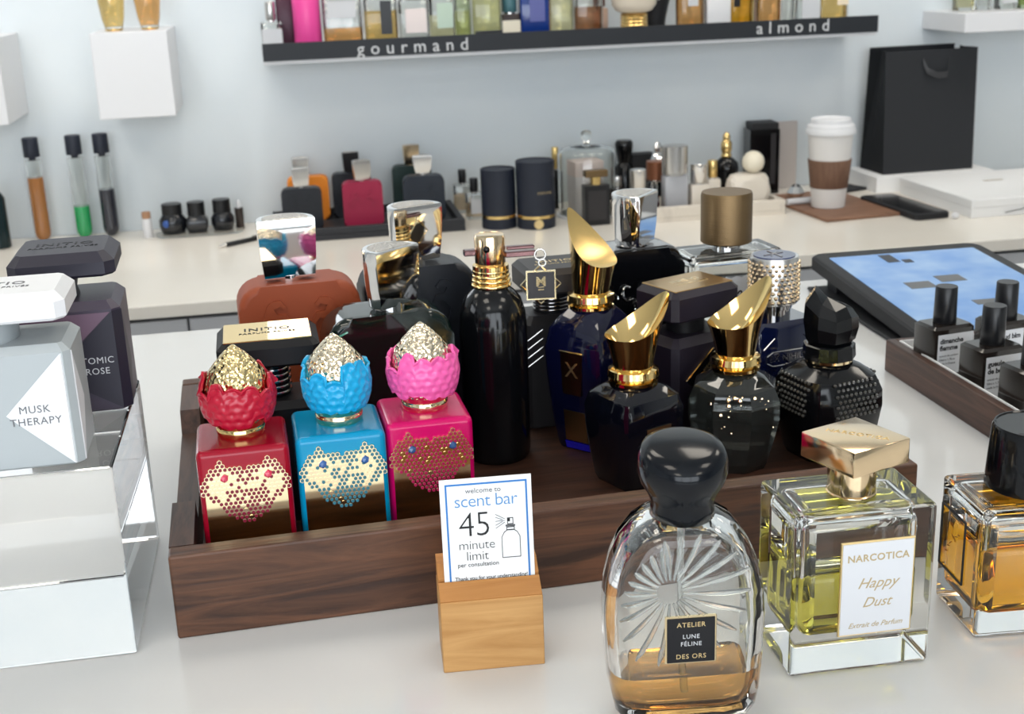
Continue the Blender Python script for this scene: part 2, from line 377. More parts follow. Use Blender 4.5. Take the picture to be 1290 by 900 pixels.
# ------------------------------------------------------------------ coloured bottles with egg-shaped caps
FACE = [(-.58, 1.02), (-.40, .80), (0, .70), (.40, .80), (.60, 1.02), (.74, .74), (1, .42), (1, -.02), (.74, -.28), (.46, -.72), (.15, -1.0), (-.15, -1.0), (-.46, -.72), (-.74, -.28), (-1, -.02), (-1, .42), (-.74, .74)]
def inside(p, poly):
    x, y = p; r = False
    for i in range(len(poly)):
        x1, y1 = poly[i]; x2, y2 = poly[i-1]
        if (y1 > y) != (y2 > y) and x < (x2-x1)*(y-y1)/(y2-y1)+x1: r = not r
    return r
def edge_dist(p, poly):
    d = 9
    for i in range(len(poly)):
        a = Vector(poly[i-1]); b = Vector(poly[i]); q = Vector(p); ab = b-a
        s = max(0, min(1, (q-a).dot(ab)/ab.dot(ab))); d = min(d, (q-a-ab*s).length)
    return d
def egg_bottle(lab, x, y, bodyrgb, darkrgb, sleevergb, gemrgb, hammer, hue, rz, tipx, seed):
    rnd = random.Random(seed)
    t = thing('perfume_bottle', lab, 'perfume bottle', (x, y, TZ), rz, 'jewelled bottles with egg-shaped caps')
    W_, D_, H_ = 0.0462, 0.046, 0.0778
    mb = mat('lacquer_'+hue, bodyrgb, 0.22, coat=0.12, spec=0.35); md = mat('enamel_'+hue, darkrgb, 0.3); ms = mat('resin_'+hue, sleevergb, 0.28, coat=0.15)
    mg = mat('gem_'+hue, gemrgb, 0.05, coat=1.0)
    bm = B(); box(bm, -W_/2, W_/2, 0, D_, 0, H_, 0.0035, 3); fin('body', bm, mb, t, smooth=40, wn=True)
    bm = B(); box(bm, -W_/2+.0028, W_/2-.0028, -0.0006, 0.0004, 0.001, 0.0550); fin('mirror_plate', bm, M['gold_pale'], t)
    # honeycomb face
    bg_, bd_, bl_ = B(), B(), B(); p = 0.00235; cx, cz, sx, sz = 0.0, 0.0556, 0.0220, 0.0172
    rows = range(-9, 10)
    for j in rows:
        for i in range(-11, 12):
            hx = (i+(0.5 if j % 2 else 0))*p; hz = j*p*0.866
            q = (hx/sx, hz/sz)
            if not inside(q, FACE): continue
            def hexa(bm_, r, y0, y1):
                o = [(cx+hx+r*math.cos(PI/6+PI/3*k), cz+hz+r*math.sin(PI/6+PI/3*k)) for k in range(6)]
                prism_y(bm_, o, y0, y1)
            hexa(bg_, p*0.57, -0.0011, 0.0)
            ed = edge_dist(q, FACE)
            dark = ed < 0.17 or (q[1] < .02 and abs(q[0]) < 0.52 and (rnd.random() < .82)) or rnd.random() < (0.85 if hue == 'pink' else 0.14) or (q[1] > .1 and abs(q[0]) < .22 and rnd.random() < .4)
            hexa(bd_ if dark else bl_, p*(0.41 if dark else .36), -0.0014, -0.0009)
    o = fin('mosaic', bg_, M['gold_pale'], t); o['kind'] = 'stuff'
    o = fin('mosaic_enamel', bd_, md, t); o['kind'] = 'stuff'
    o = fin('mosaic_beads', bl_, M['gold_rose'], t); o['kind'] = 'stuff'
    for s in (-1, 1):
        bm = B(); bmesh.ops.create_icosphere(bm, subdivisions=1, radius=0.0023)
        for v in bm.verts: v.co = Vector((s*0.0108+v.co.x+0.0006, -0.0015+v.co.y*.55, 0.0634+v.co.z))
        fin('gem_eye', bm, mg, t)
    # cap
    cy = D_*0.52
    bm = B(); lathe(bm, [(0.0118, 0), (0.0124, .001), (0.0126, .004), (.0121, .0050), (.0126, .0062), (.0137, .0080), (.0146, .0105), (.012, .012)], 36, tipx, cy); 
    for v in bm.verts: v.co.z += H_
    fin('cap_base', bm, M['gold_pale'] if hammer is M['gold_hammer_pale'] else M['gold'], t, smooth=40)
    EG = [(.000, .0105), (.004, .0118), (.009, .0150), (.015, .0172), (.021, .0179), (.027, .0170), (.033, .0143), (.038, .0104), (.043, .0058), (.0468, .0013), (.0475, 0)]
    def er(z):   # egg radius
        for (a, b), (c, d) in zip(EG[:-1], EG[1:]):
            if z <= c:
                f = (z-a)/(c-a); return b+(d-b)*f
        return 0
    n, k = 108, 30; bm = B(); V = []
    nc = 13
    top = [rnd.choice((.0265, .0300, .0320, .0345)) for i in range(nc)]
    bot = [rnd.choice((.0075, .0090, .0110)) for i in range(nc)]
    for i in range(n):
        a = 2*PI*i/n; q = i/n*nc; ti = int(q); fr_ = abs(q-ti-.5)*2
        zt = top[ti]-.0022*fr_**2; zb = bot[int(q+.5) % nc]+.0012*abs(abs(q+.5-int(q+.5)-.5)*2)**2; col_ = []
        for j in range(k+1):
            z = zb+(zt-zb)*j/k
            r = er(z)+0.0008
            # honeycomb dimples: flat hex cells with raised walls between them
            row = math.floor(z/.0040+.5); best = 9
            for rr in (row-1, row, row+1):
                off = .5 if rr % 2 else 0.0
                cc = (math.floor(a/(2*PI)*nc*1.6-off+.5)+off)*2*PI/(nc*1.6)
                dd = math.hypot((a-cc)*.0155, z-rr*.0040); best = min(best, dd)
            r -= 0.0010*max(0.0, 1-(best/.0021)**2)
            if j > k-4: r += 0.0016*((j-k+4)/4)**1.5
            col_.append(bm.verts.new((tipx+r*math.cos(a), cy+r*math.sin(a), H_+z)))
        V.append(col_)
    for i in range(n):
        for j in range(k):
            bm.faces.new((V[i][j], V[(i+1) % n][j], V[(i+1) % n][j+1], V[i][j+1]))
    bmesh.ops.recalc_face_normals(bm, faces=bm.faces[:])
    g = bmesh.ops.solidify(bm, geom=bm.faces[:], thickness=0.0012)
    fin('scale_sleeve', bm, ms, t, smooth=55)
    bm = B(); prof = [(max(0, r-(.0007 if z < .030 else 0)), z) for z, r in EG if z > .003]
    lathe(bm, [(r, H_+z) for r, z in prof], 40, tipx, cy); fin('cap_tip', bm, hammer, t, smooth=60)
    return t
egg_bottle('crimson red lacquer bottle with red egg cap and gold mosaic face', -0.0348, 0.6105, (150, 8, 36), (120, 14, 44), (176, 18, 48), (214, 60, 90), M['gold_hammer'], 'crimson', 2.0, 0.0, 1)
egg_bottle('turquoise blue lacquer bottle with blue egg cap and gold mosaic face', 0.0143, 0.6165, (0, 140, 186), (52, 112, 128), (20, 160, 212), (50, 96, 160), M['gold_hammer_pale'], 'turquoise', 2.0, 0.0015, 2)
egg_bottle('hot pink lacquer bottle with pink egg cap and gold mosaic face', 0.0608, 0.6245, (204, 4, 98), (170, 24, 78), (238, 96, 168), (44, 86, 140), M['gold_hammer_pale'], 'pink', 2.0, 0.0012, 5)

# ------------------------------------------------------------------ bottles with wide block caps
def block_cap(t, z0, w_, d_, h_, m, ch=0.004, cx=0.0, cy=0.0, plate=None, pm=None, tm=None, text=True):
    bm = B()
    o0 = rrect(w_-ch*.8, d_-ch*.8, ch, 1, cx, cy); o1 = rrect(w_, d_, ch, 1, cx, cy); o2 = rrect(w_, d_, ch, 1, cx, cy); o3 = rrect(w_-2*ch, d_-2*ch, ch*.6, 1, cx, cy)
    stack(bm, [(z0, o0), (z0+.0015, o1), (z0+h_-ch, o2), (z0+h_, o3)])
    c = fin('cap', bm, m, t)
    if plate:
        bm = B(); box(bm, cx-w_/2+ch*1.05, cx+w_/2-ch*1.05, cy-d_/2+ch*1.05, cy+d_/2-ch*1.05, z0+h_-.0003, z0+h_+.0006, 0.0003, 1); fin('cap_plate', bm, pm, c)
    if text:
        zt = z0+h_+(.0007 if plate else .0001)
        join_txt([('INITIO', d_*0.17, (cx, cy+d_*.07, zt), dict(rot=(0, 0, 0), space=1.15, bold=.0001)), ('PARFUMS PRIV\u00c9S', d_*.085, (cx, cy-d_*.09, zt), dict(rot=(0, 0, 0), space=1.1))], tm, c)
    return c
def facet_body(t, w_, d_, h_, m, sh=0.006, ch=0.004):
    """chamfered slab body with sloping shoulders; front face at y = 0"""
    bm = B(); cy = d_/2
    stack(bm, [(0, rrect(w_-.002, d_-.002, ch, 1, 0, cy)), (.001, rrect(w_, d_, ch, 1, 0, cy)), (h_-sh, rrect(w_, d_, ch, 1, 0, cy)), (h_, rrect(w_-2*sh, d_-2*sh, ch*.6, 1, 0, cy))])
    return fin('body', bm, m, t)
def corner_label(t, w_, d_, h_, ztop, zmid, zbot, tip, side, m, bm_border=None, b=0.0007):
    """diamond label wrapped round the right front edge: a triangle on the front and one on the side"""
    ch = 0.004
    bm = B(); prism_y(bm, [(w_/2-ch, ztop), (w_/2-ch, zbot), (w_/2-ch-tip, zmid)], -0.0005, 0.0003)
    a = [(w_/2-ch, 0-.0005, ztop), (w_/2-ch, -.0005, zbot), (w_/2+.0005, ch, zbot), (w_/2+.0005, ch, ztop)]
    v = [bm.verts.new(p) for p in a]; bm.faces.new(v)
    vb = [bm.verts.new((p[0]-.0007, p[1]+.0007, p[2])) for p in a]; bm.faces.new(list(reversed(vb)))
    prism_x(bm, [(ch, ztop), (ch+side, zmid), (ch, zbot)], w_/2-.0003, w_/2+.0005)
    l = fin('corner_label', bm, m, t)
    if bm_border:
        bm = B(); P0 = (w_/2-ch, -.0006, ztop); P1 = (w_/2-ch-tip, -.0006, zmid); P2 = (w_/2-ch, -.0006, zbot); P3 = (w_/2+.0006, ch+side, zmid)
        for p, q in ((P0, P1), (P1, P2), ((w_/2+.0006, ch, ztop), P3), (P3, (w_/2+.0006, ch, zbot))): bar(bm, p, q, b, 6)
        fin('label_edge', bm, bm_border, l)
    return l
# black bottle with the gold cap plate, left
t = thing('perfume_bottle', 'black perfume bottle with wide gold-plated block cap behind the red bottle', 'perfume bottle', (-0.0195, 0.690, TZ), 1.5)
facet_body(t, 0.058, 0.040, 0.0725, M['black_soft'], 0.004)
bm = B(); lathe(bm, [(.0105, .072), (.0105, .0950)], 28, 0, .02); n_ = fin('neck', bm, M['black'], t, smooth=40)
bm = B(); [torus(bm, (0, .02, z), .0108, .0009, 'z', 28, 6) for z in (.0750, .0785, .0820, .0855, .0890)]; fin('neck_rings', bm, M['gunmetal'], n_, smooth=60)
block_cap(t, 0.0945, 0.0565, 0.0460, 0.0150, M['black_soft'], 0.0038, 0, .0195, True, M['gold'], M['black_soft'])
# dark plum bottle with the bronze cap plate, centre
M['plum'] = mat('plum_black', (30, 24, 36), 0.42)
M['plate_bronze'] = mat('bronze_plate', (0.56, 0.38, 0.18), 0.28, 1.0)
t = thing('perfume_bottle', 'plum black perfume bottle with bronze-plated block cap and gold-edged corner label', 'perfume bottle', (0.2525, 0.7456, TZ), 23.0)
facet_body(t, 0.054, 0.042, 0.073, M['plum'], 0.005)
bm = B(); lathe(bm, [(.0125, .072), (.0125, .086)], 28, 0, .022); fin('neck', bm, M['black_soft'], t, smooth=40)
block_cap(t, 0.0845, 0.0555, 0.0415, 0.0195, M['plum'], 0.0038, 0, .020, True, M['plate_bronze'], M['gold_pale'])
bm = B(); prism_y(bm, [(0.004, .064), (.026, .046), (.004, .026), (-.018, .046)], -0.0005, .0002); l_ = fin('front_label', bm, M['black'], t)
bm = B()
for p, q in (((.004, .064), (.026, .046)), ((.026, .046), (.026, .036)), ((.004, .064), (-.018, .046))): bar(bm, (p[0], -.0006, p[1]), (q[0], -.0006, q[1]), .00055, 6)
fin('label_edge', bm, M['gold_rose'], l_)
bm = B(); rnd = random.Random(3)
for i in range(150):
    a, b = rnd.uniform(-1, 1), rnd.uniform(0, 1)
    x = .004+(a*.011)*(1-.3*b); z = .047+b*.013*(1-abs(a)*.75)
    box(bm, x, x+rnd.uniform(.0003, .0008), -.0008, -.0004, z, z+rnd.uniform(.0003, .0008))
o = fin('gold_flecks', bm, M['gold_print'], l_); o['kind'] = 'stuff'
# charcoal bottle at the back behind the charm
M['char'] = mat('charcoal_soft', (46, 44, 46), 0.45)
t = thing('perfume_bottle', 'charcoal block-capped bottle half hidden behind the dangling metal charm', 'perfume bottle', (0.1685, 0.801, TZ), 4.0)
facet_body(t, 0.048, 0.036, 0.078, M['char'], 0.005)
bm = B(); lathe(bm, [(.0125, .078), (.0125, .098)], 28, 0, .018); n_ = fin('neck', bm, M['black_soft'], t, smooth=40)
bm = B(); [torus(bm, (0, .018, z), .0127, .0008, 'z', 28, 6) for z in (.0805, .083, .0855, .088)]; fin('neck_rings', bm, M['gunmetal'], n_, smooth=60)
block_cap(t, 0.0975, 0.050, 0.044, 0.0165, M['char'], 0.0035, -.001, .004, False, None, M['gold_print'])
bm = B()
for k in range(4): bar(bm, (-.0225, -.0004, .045+.006*k), (-.012, -.0005, .052+.006*k), .0003, 5)
fin('silver_scratches', bm, M['silver'], t)

# ------------------------------------------------------------------ rounded bottles with half-moon metal caps
def halfmoon(w_, s_, n=14):
    """D-shaped outline: flat chord in front (y = 0), arc behind; centred on x"""
    R = (w_*w_/4+s_*s_)/(2*s_); a = math.asin(min(1, w_/2/R)); 
    if s_ > R: a = PI-a
    out = [(R*math.sin(-a+2*a*i/n), s_-R+R*math.cos(-a+2*a*i/n)) for i in range(n+1)]
    return list(reversed(out))
HORSE = [(-.1, -1), (.05, -.45), (-.2, -.1), (-.55, .05), (-.75, -.25), (-.92, -.15), (-.7, .3), (-.25, .35), (-.1, .62), (-.45, .7), (-.6, .55), (-.72, .7), (-.45, 1.0), (-.05, .98), (.2, .8), (.4, .3), (.55, -.2), (.75, -.6), (.5, -1)]
def arch_bottle(name, lab, x, y, z, w_, h_, d_, m, capm, capw, caps, caph, caprot, rz=0.0, r=0.014, emboss=True, group=None, glassy=False, capdx=0.0, flare=0.86, ez=.66):
    t = thing(name, lab, 'perfume bottle', (x, y, z), rz, group)
    bm = B(); pts = rrect(w_, h_, r, 6, 0, h_/2)
    # squarer bottom corners
    pts = [(px, max(pz, 0)) for px, pz in pts]
    prism_y(bm, pts, 0, d_, min(0.005, d_*.16), 3); body = fin('body', bm, m, t, smooth=50, wn=True)
    if emboss:
        s = w_*0.165
        for sg in (-1, 1):
            bm = B(); prism_y(bm, [(sg*(hx*s*-1)*1.0 + sg*w_*-.235, h_*ez+hz*s*1.1) for hx, hz in (HORSE if sg < 0 else HORSE)], -w_*.028, .0005)
            fin('embossed_horse', bm, m, body)
        bm = B(); prism_y(bm, [(-s*.5, h_*.66), (0, h_*.46), (s*.5, h_*.66), (s*.3, h_*.70), (-s*.3, h_*.70)], -w_*.01, .0005); fin('embossed_crest', bm, m, body)
    bm = B(); lathe(bm, [(capw*.26, h_-.001), (capw*.26, h_+.004)], 24, capdx, d_/2); fin('neck', bm, capm, t, smooth=40)
    bm = B(); o = halfmoon(capw, caps); cyo = caps*.45; ca, sa = math.cos(math.radians(caprot)), math.sin(math.radians(caprot))
    def pl(f): return [(capdx+(px*f)*ca-((py-cyo)*f)*sa, d_/2+(px*f)*sa+((py-cyo)*f)*ca) for px, py in o]
    z0 = h_+.002
    stack(bm, [(z0, pl(flare-.03)), (z0+.0008, pl(flare)), (z0+caph*.35, pl(flare+(1-flare)*.62)), (z0+caph*.8, pl(1.0)), (z0+caph-.0008, pl(1.0)), (z0+caph, pl(.97))])
    cap = fin('cap', bm, capm, t, smooth=35, wn=True)
    bm = B(); stack(bm, [(z0+caph-.0001, pl(.80)), (z0+caph+.0004, pl(.76))])
    if True:
        e = fin('cap_emblem', bm, ENGR, cap, smooth=30)
    return t
ENGR = add_noise(mat('engraved_silver', (0.50, 0.48, 0.45), 0.30, 1.0), None, None, nscale=520, voronoi=True, bump=1.0, only_bump=True)
M['terracotta'] = mat('terracotta_matte', (150, 68, 34), 0.5)
M['ink_matte'] = mat('blue_black_matte', (22, 26, 34), 0.42)
arch_bottle('perfume_bottle', 'terracotta orange perfume bottle with flat-faced chrome cap', 0.000, 0.790, TZ, 0.0765, 0.1160, 0.034, M['terracotta'], M['chrome'], 0.0360, 0.022, 0.0380, 3, 4.0, 0.015, capdx=-.0045, flare=.88, ez=.80)
M['green_glass'] = mat('deep_green_glass', (6, 24, 20), 0.06, coat=0.2)
t = arch_bottle('perfume_bottle', 'dark green glass perfume bottle with angular chrome cap', 0.0520, 0.735, TZ, 0.0765, 0.1065, 0.036, M['green_glass'], M['chrome'], 0.0350, 0.023, 0.0355, 33, 6.0, 0.016, emboss=False, capdx=.003)
M['green_hi'] = mat('green_painted_glint', (96, 170, 146), 0.15, coat=1.0)  # glint along the glass edge, put into the pale colour of a thin tube
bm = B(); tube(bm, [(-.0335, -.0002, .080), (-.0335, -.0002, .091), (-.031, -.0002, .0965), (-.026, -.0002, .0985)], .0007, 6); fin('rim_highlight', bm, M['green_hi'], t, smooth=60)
arch_bottle('perfume_bottle', 'blue black matte perfume bottle behind the green glass one', 0.0790, 0.809, TZ, 0.075, 0.1165, 0.034, M['ink_matte'], M['chrome'], 0.0350, 0.023, 0.0365, 16, 6.0, 0.015, capdx=-.001, ez=.80)
t = arch_bottle('perfume_bottle', 'black and silver bottle with tall chrome cap beside the bronze-capped clear bottle', 0.2300, 0.815, TZ, 0.062, 0.1150, 0.034, M['black'], M['chrome'], 0.0320, 0.026, 0.0345, 44, 8.0, 0.012, emboss=False, capdx=.000)
bm = B(); pts = [(px, pz) for px, pz in rrect(.0628, .0355, .012, 6, 0, .098)]; prism_y(bm, pts, 0.004, .0344, .003, 2); fin('silver_shoulder', bm, M['gunmetal'], t, smooth=45)
bm = B()
for k, (ax, az) in enumerate(((-.022, .083), (-.012, .088), (-.004, .078), (.010, .085), (.018, .080))):
    pts = [(ax+.006*math.cos(a*.55+k)*(.4+.08*a), -.0018+.0008*math.sin(a), az+.007*math.sin(a*.55+k)*(.4+.08*a)) for a in range(9)]; tube(bm, pts, .0011, 6)
fin('silver_scrollwork', bm, M['chrome'], t, smooth=60)

# ------------------------------------------------------------------ black aluminium bottle with gold collar and charm
t = thing('perfume_bottle', 'tall black cylindrical bottle with ribbed gold collar and dangling charm', 'perfume bottle', (0.1175, 0.7615, TZ), 0)
bm = B(); lathe(bm, [(.0190, 0), (.0205, .002), (.0212, .006), (.0214, .085), (.0206, .096), (.0180, .1045), (.0140, .1095), (.0115, .1115), (.0105, .118)], 48); fin('body', bm, M['black'], t, smooth=50)
bm = B(); lathe(bm, [(.0112, .112), (.0112, .126)], 32); cl = fin('collar', bm, M['gold'], t, smooth=40)
for i, z in enumerate((.1135, .1165, .1195, .1225)):
    bm = B(); torus(bm, (0, 0, z), .0112-.0004*i, .0015, 'z', 32, 8); fin('collar_ring', bm, M['gold'], cl, smooth=60)
bm = B(); lathe(bm, [(.0085, .125), (.0094, .127), (.0096, .143), (.0090, .1448), (.0085, .1445)], 32); cp = fin('cap', bm, M['gold_rose'], t, smooth=40)
bm = B(); sphere(bm, (-.0035, -.0090, .1375), .0022, 10, 8); fin('spray_hole', bm, M['black'], cp, smooth=60)
M['clip'] = mat('red_gunmetal', (0.22, 0.12, 0.12), 0.15, 1.0)
bm = B(); box(bm, -.0165, -.009, -.0028, .0028, .1325, .1362, .0006, 1); box(bm, .009, .0285, -.0035, .0022, .1300, .1335, .0006, 1); box(bm, .010, .0275, -.0028, .0015, .1345, .1368, .0006, 1); fin('clip_lever', bm, M['clip'], t)
ch = thing('metal_charm', 'square dark metal charm with star frame hanging from the black bottle', 'charm', (0.1175+.0305, 0.7615-.004, TZ+.108), -6)
ch.parent = None
bm = B(); torus(bm, (0, 0, .0228), .0034, .0006, 'y', 18, 6); torus(bm, (.0012, 0, .0175), .0022, .0005, 'y', 14, 6); fin('link_ring', bm, M['silver'], ch, smooth=60)
bm = B(); r_ = .0125
P4 = [(r_, 0), (0, r_), (-r_, 0), (0, -r_)]
for i in range(4): bar(bm, (P4[i][0], .0007, P4[i][1]+.0035), (P4[i-1][0], .0007, P4[i-1][1]+.0035), .0006, 6)
fin('star_frame', bm, M['gold_pale'], ch)
bm = B(); box(bm, -.0088, .0088, -.0008, .0006, -.0053, .0123, .0003, 1); pl_ = fin('charm_plate', bm, M['char'], ch)
bm = B(); frame_y(bm, -.0092, .0092, -.0057, .0127, .0008, -.0012, .0006); fin('plate_rim', bm, M['gold_pale'], pl_)
txt('M', .0085, M['gold_pale'], pl_, (0, -.0009, .0055), bold=.0002); txt('=', .0075, M['gold_pale'], pl_, (0, -.0009, .0010))
# ------------------------------------------------------------------ faceted bottles with winged caps
def sq(h, ch, rot=0.0): 
    o = rrect(2*h, 2*h, ch, 2); c, s = math.cos(rot), math.sin(rot)
    return [(x*c-y*s, x*s+y*c) for x, y in o]
def winged_cap(t, z0, r0, r1, hlow, hhigh, tipdeg, p, m, mtop, lean=0.004, bowl=0.0, collar=None, pinch=.30, pp=4):
    bm = B(); lathe(bm, [(r0+.0018, z0-.0005), (r0+.0030, z0+.0004), (r0+.0030, z0+.0022), (r0+.0010, z0+.0030), (r0+.0012, z0+.0040), (r0+.0036, z0+.0050), (r0+.0030, z0+.0088), (r0, z0+.0102)], 40)
    fin('collar', bm, collar or m, t, smooth=35)
    zb = z0+.0098; a0 = math.radians(tipdeg); n = 48
    def zt(u): return zb+hlow+(hhigh-hlow)*((max(-1, min(1, u))+1)/2)**p
    rim = []
    for i in range(n):
        a = a0+2*PI*i/n; u = math.cos(2*PI*i/n); L = lean*((u+1)/2)**2
        nar = 1-pinch*((u+1)/2)**pp
        v = math.sin(2*PI*i/n)*r1*nar
        al = u*r1+L
        rim.append((al*math.cos(a0)-v*math.sin(a0), al*math.sin(a0)+v*math.cos(a0), zt(u)))
    bot = [(r0*math.cos(a0+2*PI*i/n), r0*math.sin(a0+2*PI*i/n), zb) for i in range(n)]
    bm = B(); rows = []
    for k in range(9):
        f = k/8; g = f**1.4
        rows.append([(bot[i][0]+(rim[i][0]-bot[i][0])*(g*.75+f*.25), bot[i][1]+(rim[i][1]-bot[i][1])*(g*.75+f*.25), bot[i][2]+(rim[i][2]-bot[i][2])*f) for i in range(n)])
    loft(bm, rows, cap1=False)
    cap = fin('cap', bm, m, t, smooth=60)
    bm = B(); V = []
    for k in range(8):
        f = 1-k/8
        V.append([])
        for i in range(n):
            u = math.cos(2*PI*i/n)
            V[-1].append(bm.verts.new((rim[i][0]*f, rim[i][1]*f, zt(u*f)-bowl*(1-f*f))))
    c_ = bm.verts.new((0, 0, zt(0)-bowl))
    for k in range(7):
        for i in range(n):
            j = (i+1) % n; bm.faces.new((V[k][i], V[k][j], V[k+1][j], V[k+1][i]))
    for i in range(n): bm.faces.new((V[7][i], V[7][(i+1) % n], c_))
    fin('cap_scoop', bm, mtop, cap, smooth=60)
def urn(t, secs, ch, m, name='body', rot=0.0):
    bm = B(); stack(bm, [(z, sq(h, ch*h, rot)) for z, h in secs]); return fin(name, bm, m, t, smooth=28)
M['blue_glass'] = mat('cobalt_black_glass', (8, 11, 40), 0.07, coat=0.35)
M['night_glass'] = mat('midnight_glass', (8, 10, 20), 0.07, coat=0.35)
M['cobalt'] = mat('cobalt_glass', (28, 24, 190), 0.08, coat=1.0)
M['copper_plate'] = mat('copper_plate', (0.42, 0.20, 0.12), 0.22, 1.0)
# tall blue one
t = thing('perfume_bottle', 'tall blue faceted bottle whose gold wing cap leans left', 'perfume bottle', (0.1815, 0.765, TZ), 42)
urn(t, [(0, .0160), (.003, .0172), (.020, .0195), (.050, .0222), (.068, .0230), (.081, .0205), (.089, .0150), (.0934, .0110)], .22, M['blue_glass'])
bm = B(); loft(bm, [[(-.0228-.0004, s*.0085*k, z) for s in (-1, 1)]+[(-.0205, s*.0085*k, z) for s in (1, -1)] for z, k in ((.040, .82), (.0675, 1.0))]); lp = fin('copper_plate', bm, M['copper_plate'], t)
txt('X', .014, M['gold_print'], lp, (-.0233, 0, .056), rot=(PI/2, 0, -PI/2))
bm = B(); bar(bm, (-.0232, -.0087, .068), (-.0232, .0087, .068), .0007, 6); fin('plate_edge', bm, M['gold_pale'], lp)
bm = B(); loft(bm, [[(-h_-.0006, s*.010*k, z) for s in (-1, 1)]+[(-h_+.002, s*.010*k, z) for s in (1, -1)] for z, h_, k in ((.001, .0166, .9), (.006, .0178, .95))]); fin('cobalt_foot', bm, M['cobalt'], t)
bm = B(); loft(bm, [[(-h_-.0006, s*.0085, z) for s in (-1, 1)]+[(-h_+.002, s*.0085, z) for s in (1, -1)] for z, h_ in ((.007, .0180), (.028, .0202))]); fin('lower_plate', bm, M['plate_bronze'], t)
winged_cap(t, .0930, .0118, .0168, .0185, .0520, 85, 1.55, M['gold'], M['gold_satin'], 0.0, 0.001, pinch=.55, pp=2)
# front midnight one
t = thing('perfume_bottle', 'midnight blue faceted bottle with gold wing cap in front of the tall blue one', 'perfume bottle', (0.1912, 0.7005, TZ), 24)
urn(t, [(0, .0168), (.003, .0180), (.018, .0202), (.036, .0222), (.048, .0225), (.056, .0202), (.0605, .0155), (.0630, .0110)], .22, M['night_glass'])
bm = B(); loft(bm, [[(-.0085, -.0218+dy, z) for dy in (0, .003)]+[(.0100, -.0218+dy, z) for dy in (.003, 0)] for z, dy0 in ((.006, 0), (.040, 0))]); 
for v in bm.verts: v.co.y -= .0012*(v.co.z-.006)/.034
fin('gold_plate', bm, M['gold_pale'], t)
winged_cap(t, .0625, .0120, .0168, .0195, .0420, -6, 2.5, M['gold'], M['gold'], .0075, .011, pinch=.28, pp=3)
# smoky glass one
M['smoke_glass'] = mat('smoky_glass', (70, 74, 72), 0.03, coat=0.6, trans=0.75)
t = thing('perfume_bottle', 'smoky clear faceted bottle with gold wing cap and scuffed paint flecks', 'perfume bottle', (0.2580, 0.7095, TZ), 22.5)
bm = B(); stack(bm, [(z, ngon(8, h, PI/8)) for z, h in [(0, .0205), (.003, .0218), (.018, .0262), (.034, .0298), (.045, .0298), (.053, .0262), (.058, .0190), (.0622, .0118)]]); fin('body', bm, M['smoke_glass'], t, smooth=24)
bm = B(); rnd = random.Random(11)
for k in range(46):
    a = math.radians(-22.5-90+rnd.uniform(-55, 45)); z = rnd.choice((rnd.uniform(.026, .052), rnd.uniform(.042, .052))); r = .0276 if z < .045 else .0276-(z-.045)*.4
    s = rnd.uniform(.0002, .0008) if rnd.random() < .85 else .0016
    sphere(bm, (r*math.cos(a), r*math.sin(a), z), s, 6, 4)
o = fin('paint_flecks', bm, M['gold_rose'], t); o['kind'] = 'stuff'
winged_cap(t, .0618, .0120, .0172, .0195, .0445, -4, 2.5, M['gold'], M['gold'], .0075, .011, pinch=.28, pp=3)
# black studded one
t = thing('perfume_bottle', 'black studded faceted bottle with black petal cap at the right end of the tray', 'perfume bottle', (0.3205, 0.7140, TZ), 14)
secs = [(0, .0215), (.003, .0228), (.018, .0262), (.034, .0284), (.044, .0280), (.053, .0242), (.058, .0175), (.0605, .0118)]
urn(t, secs, .55, M['black'])
bm = B()
def hw(z):
    for (a, b), (c, d) in zip(secs[:-1], secs[1:]):
        if a <= z <= c: return b+(d-b)*(z-a)/(c-a)
for side in range(4):
    for j in range(8):
        for i in range(-4, 5):
            z = .0325+j*.0033; x = (i+(.5 if j % 2 else 0))*.0034; h_ = hw(z)
            if abs(x) > h_*.62 or z > .055: continue
            p = Vector((x, -h_-.0001, z)); p.rotate(Matrix.Rotation(PI/2*side, 3, 'Z'))
            sphere(bm, p, .00125, 8, 5)
M['stud'] = mat('smoked_stud', (62, 60, 56), 0.15, coat=1.0)
o = fin('studs', bm, M['stud'], t); o['kind'] = 'stuff'
bm = B(); lathe(bm, [(.0130, .0600), (.0146, .0606), (.0146, .0622), (.0130, .0626)], 36); fin('gold_ring', bm, M['gold_pale'], t, smooth=40)
bm = B(); stack(bm, [(.0624, ngon(9, .0158, .2)), (.0630, ngon(9, .0166, .2)), (.0710, ngon(9, .0160, .2)), (.0718, ngon(9, .0148, .2))]); fin('cap_base', bm, M['black'], t)
bm = B(); n = 9; rows = []
tops = [.0225, .0235, .030, .0355, .0345, .0265, .0230, .0250, .0225]
for f, rk in ((0, .0125), (.12, .0150), (.45, .0168), (.75, .0162), (1.0, .0128)):
    rows.append([((rk*(1+.04*(-1)**i)-(.003*(tops[i]-.02)/.0175 if f == 1 else 0))*math.cos(2*PI*i/n+.1), (rk*(1+.04*(-1)**i)-(.003*(tops[i]-.02)/.0175 if f == 1 else 0))*math.sin(2*PI*i/n+.1), .0715+tops[i]*f) for i in range(n)])
loft(bm, rows, cap1=False)
bm.verts.ensure_lookup_table(); tp = bm.verts[-n:]; cv = bm.verts.new((-.0015, .002, .0715+.0290))
for i in range(n): bm.faces.new((tp[i], tp[(i+1) % n], cv))
fin('petal_cap', bm, M['black'], t, smooth=12)

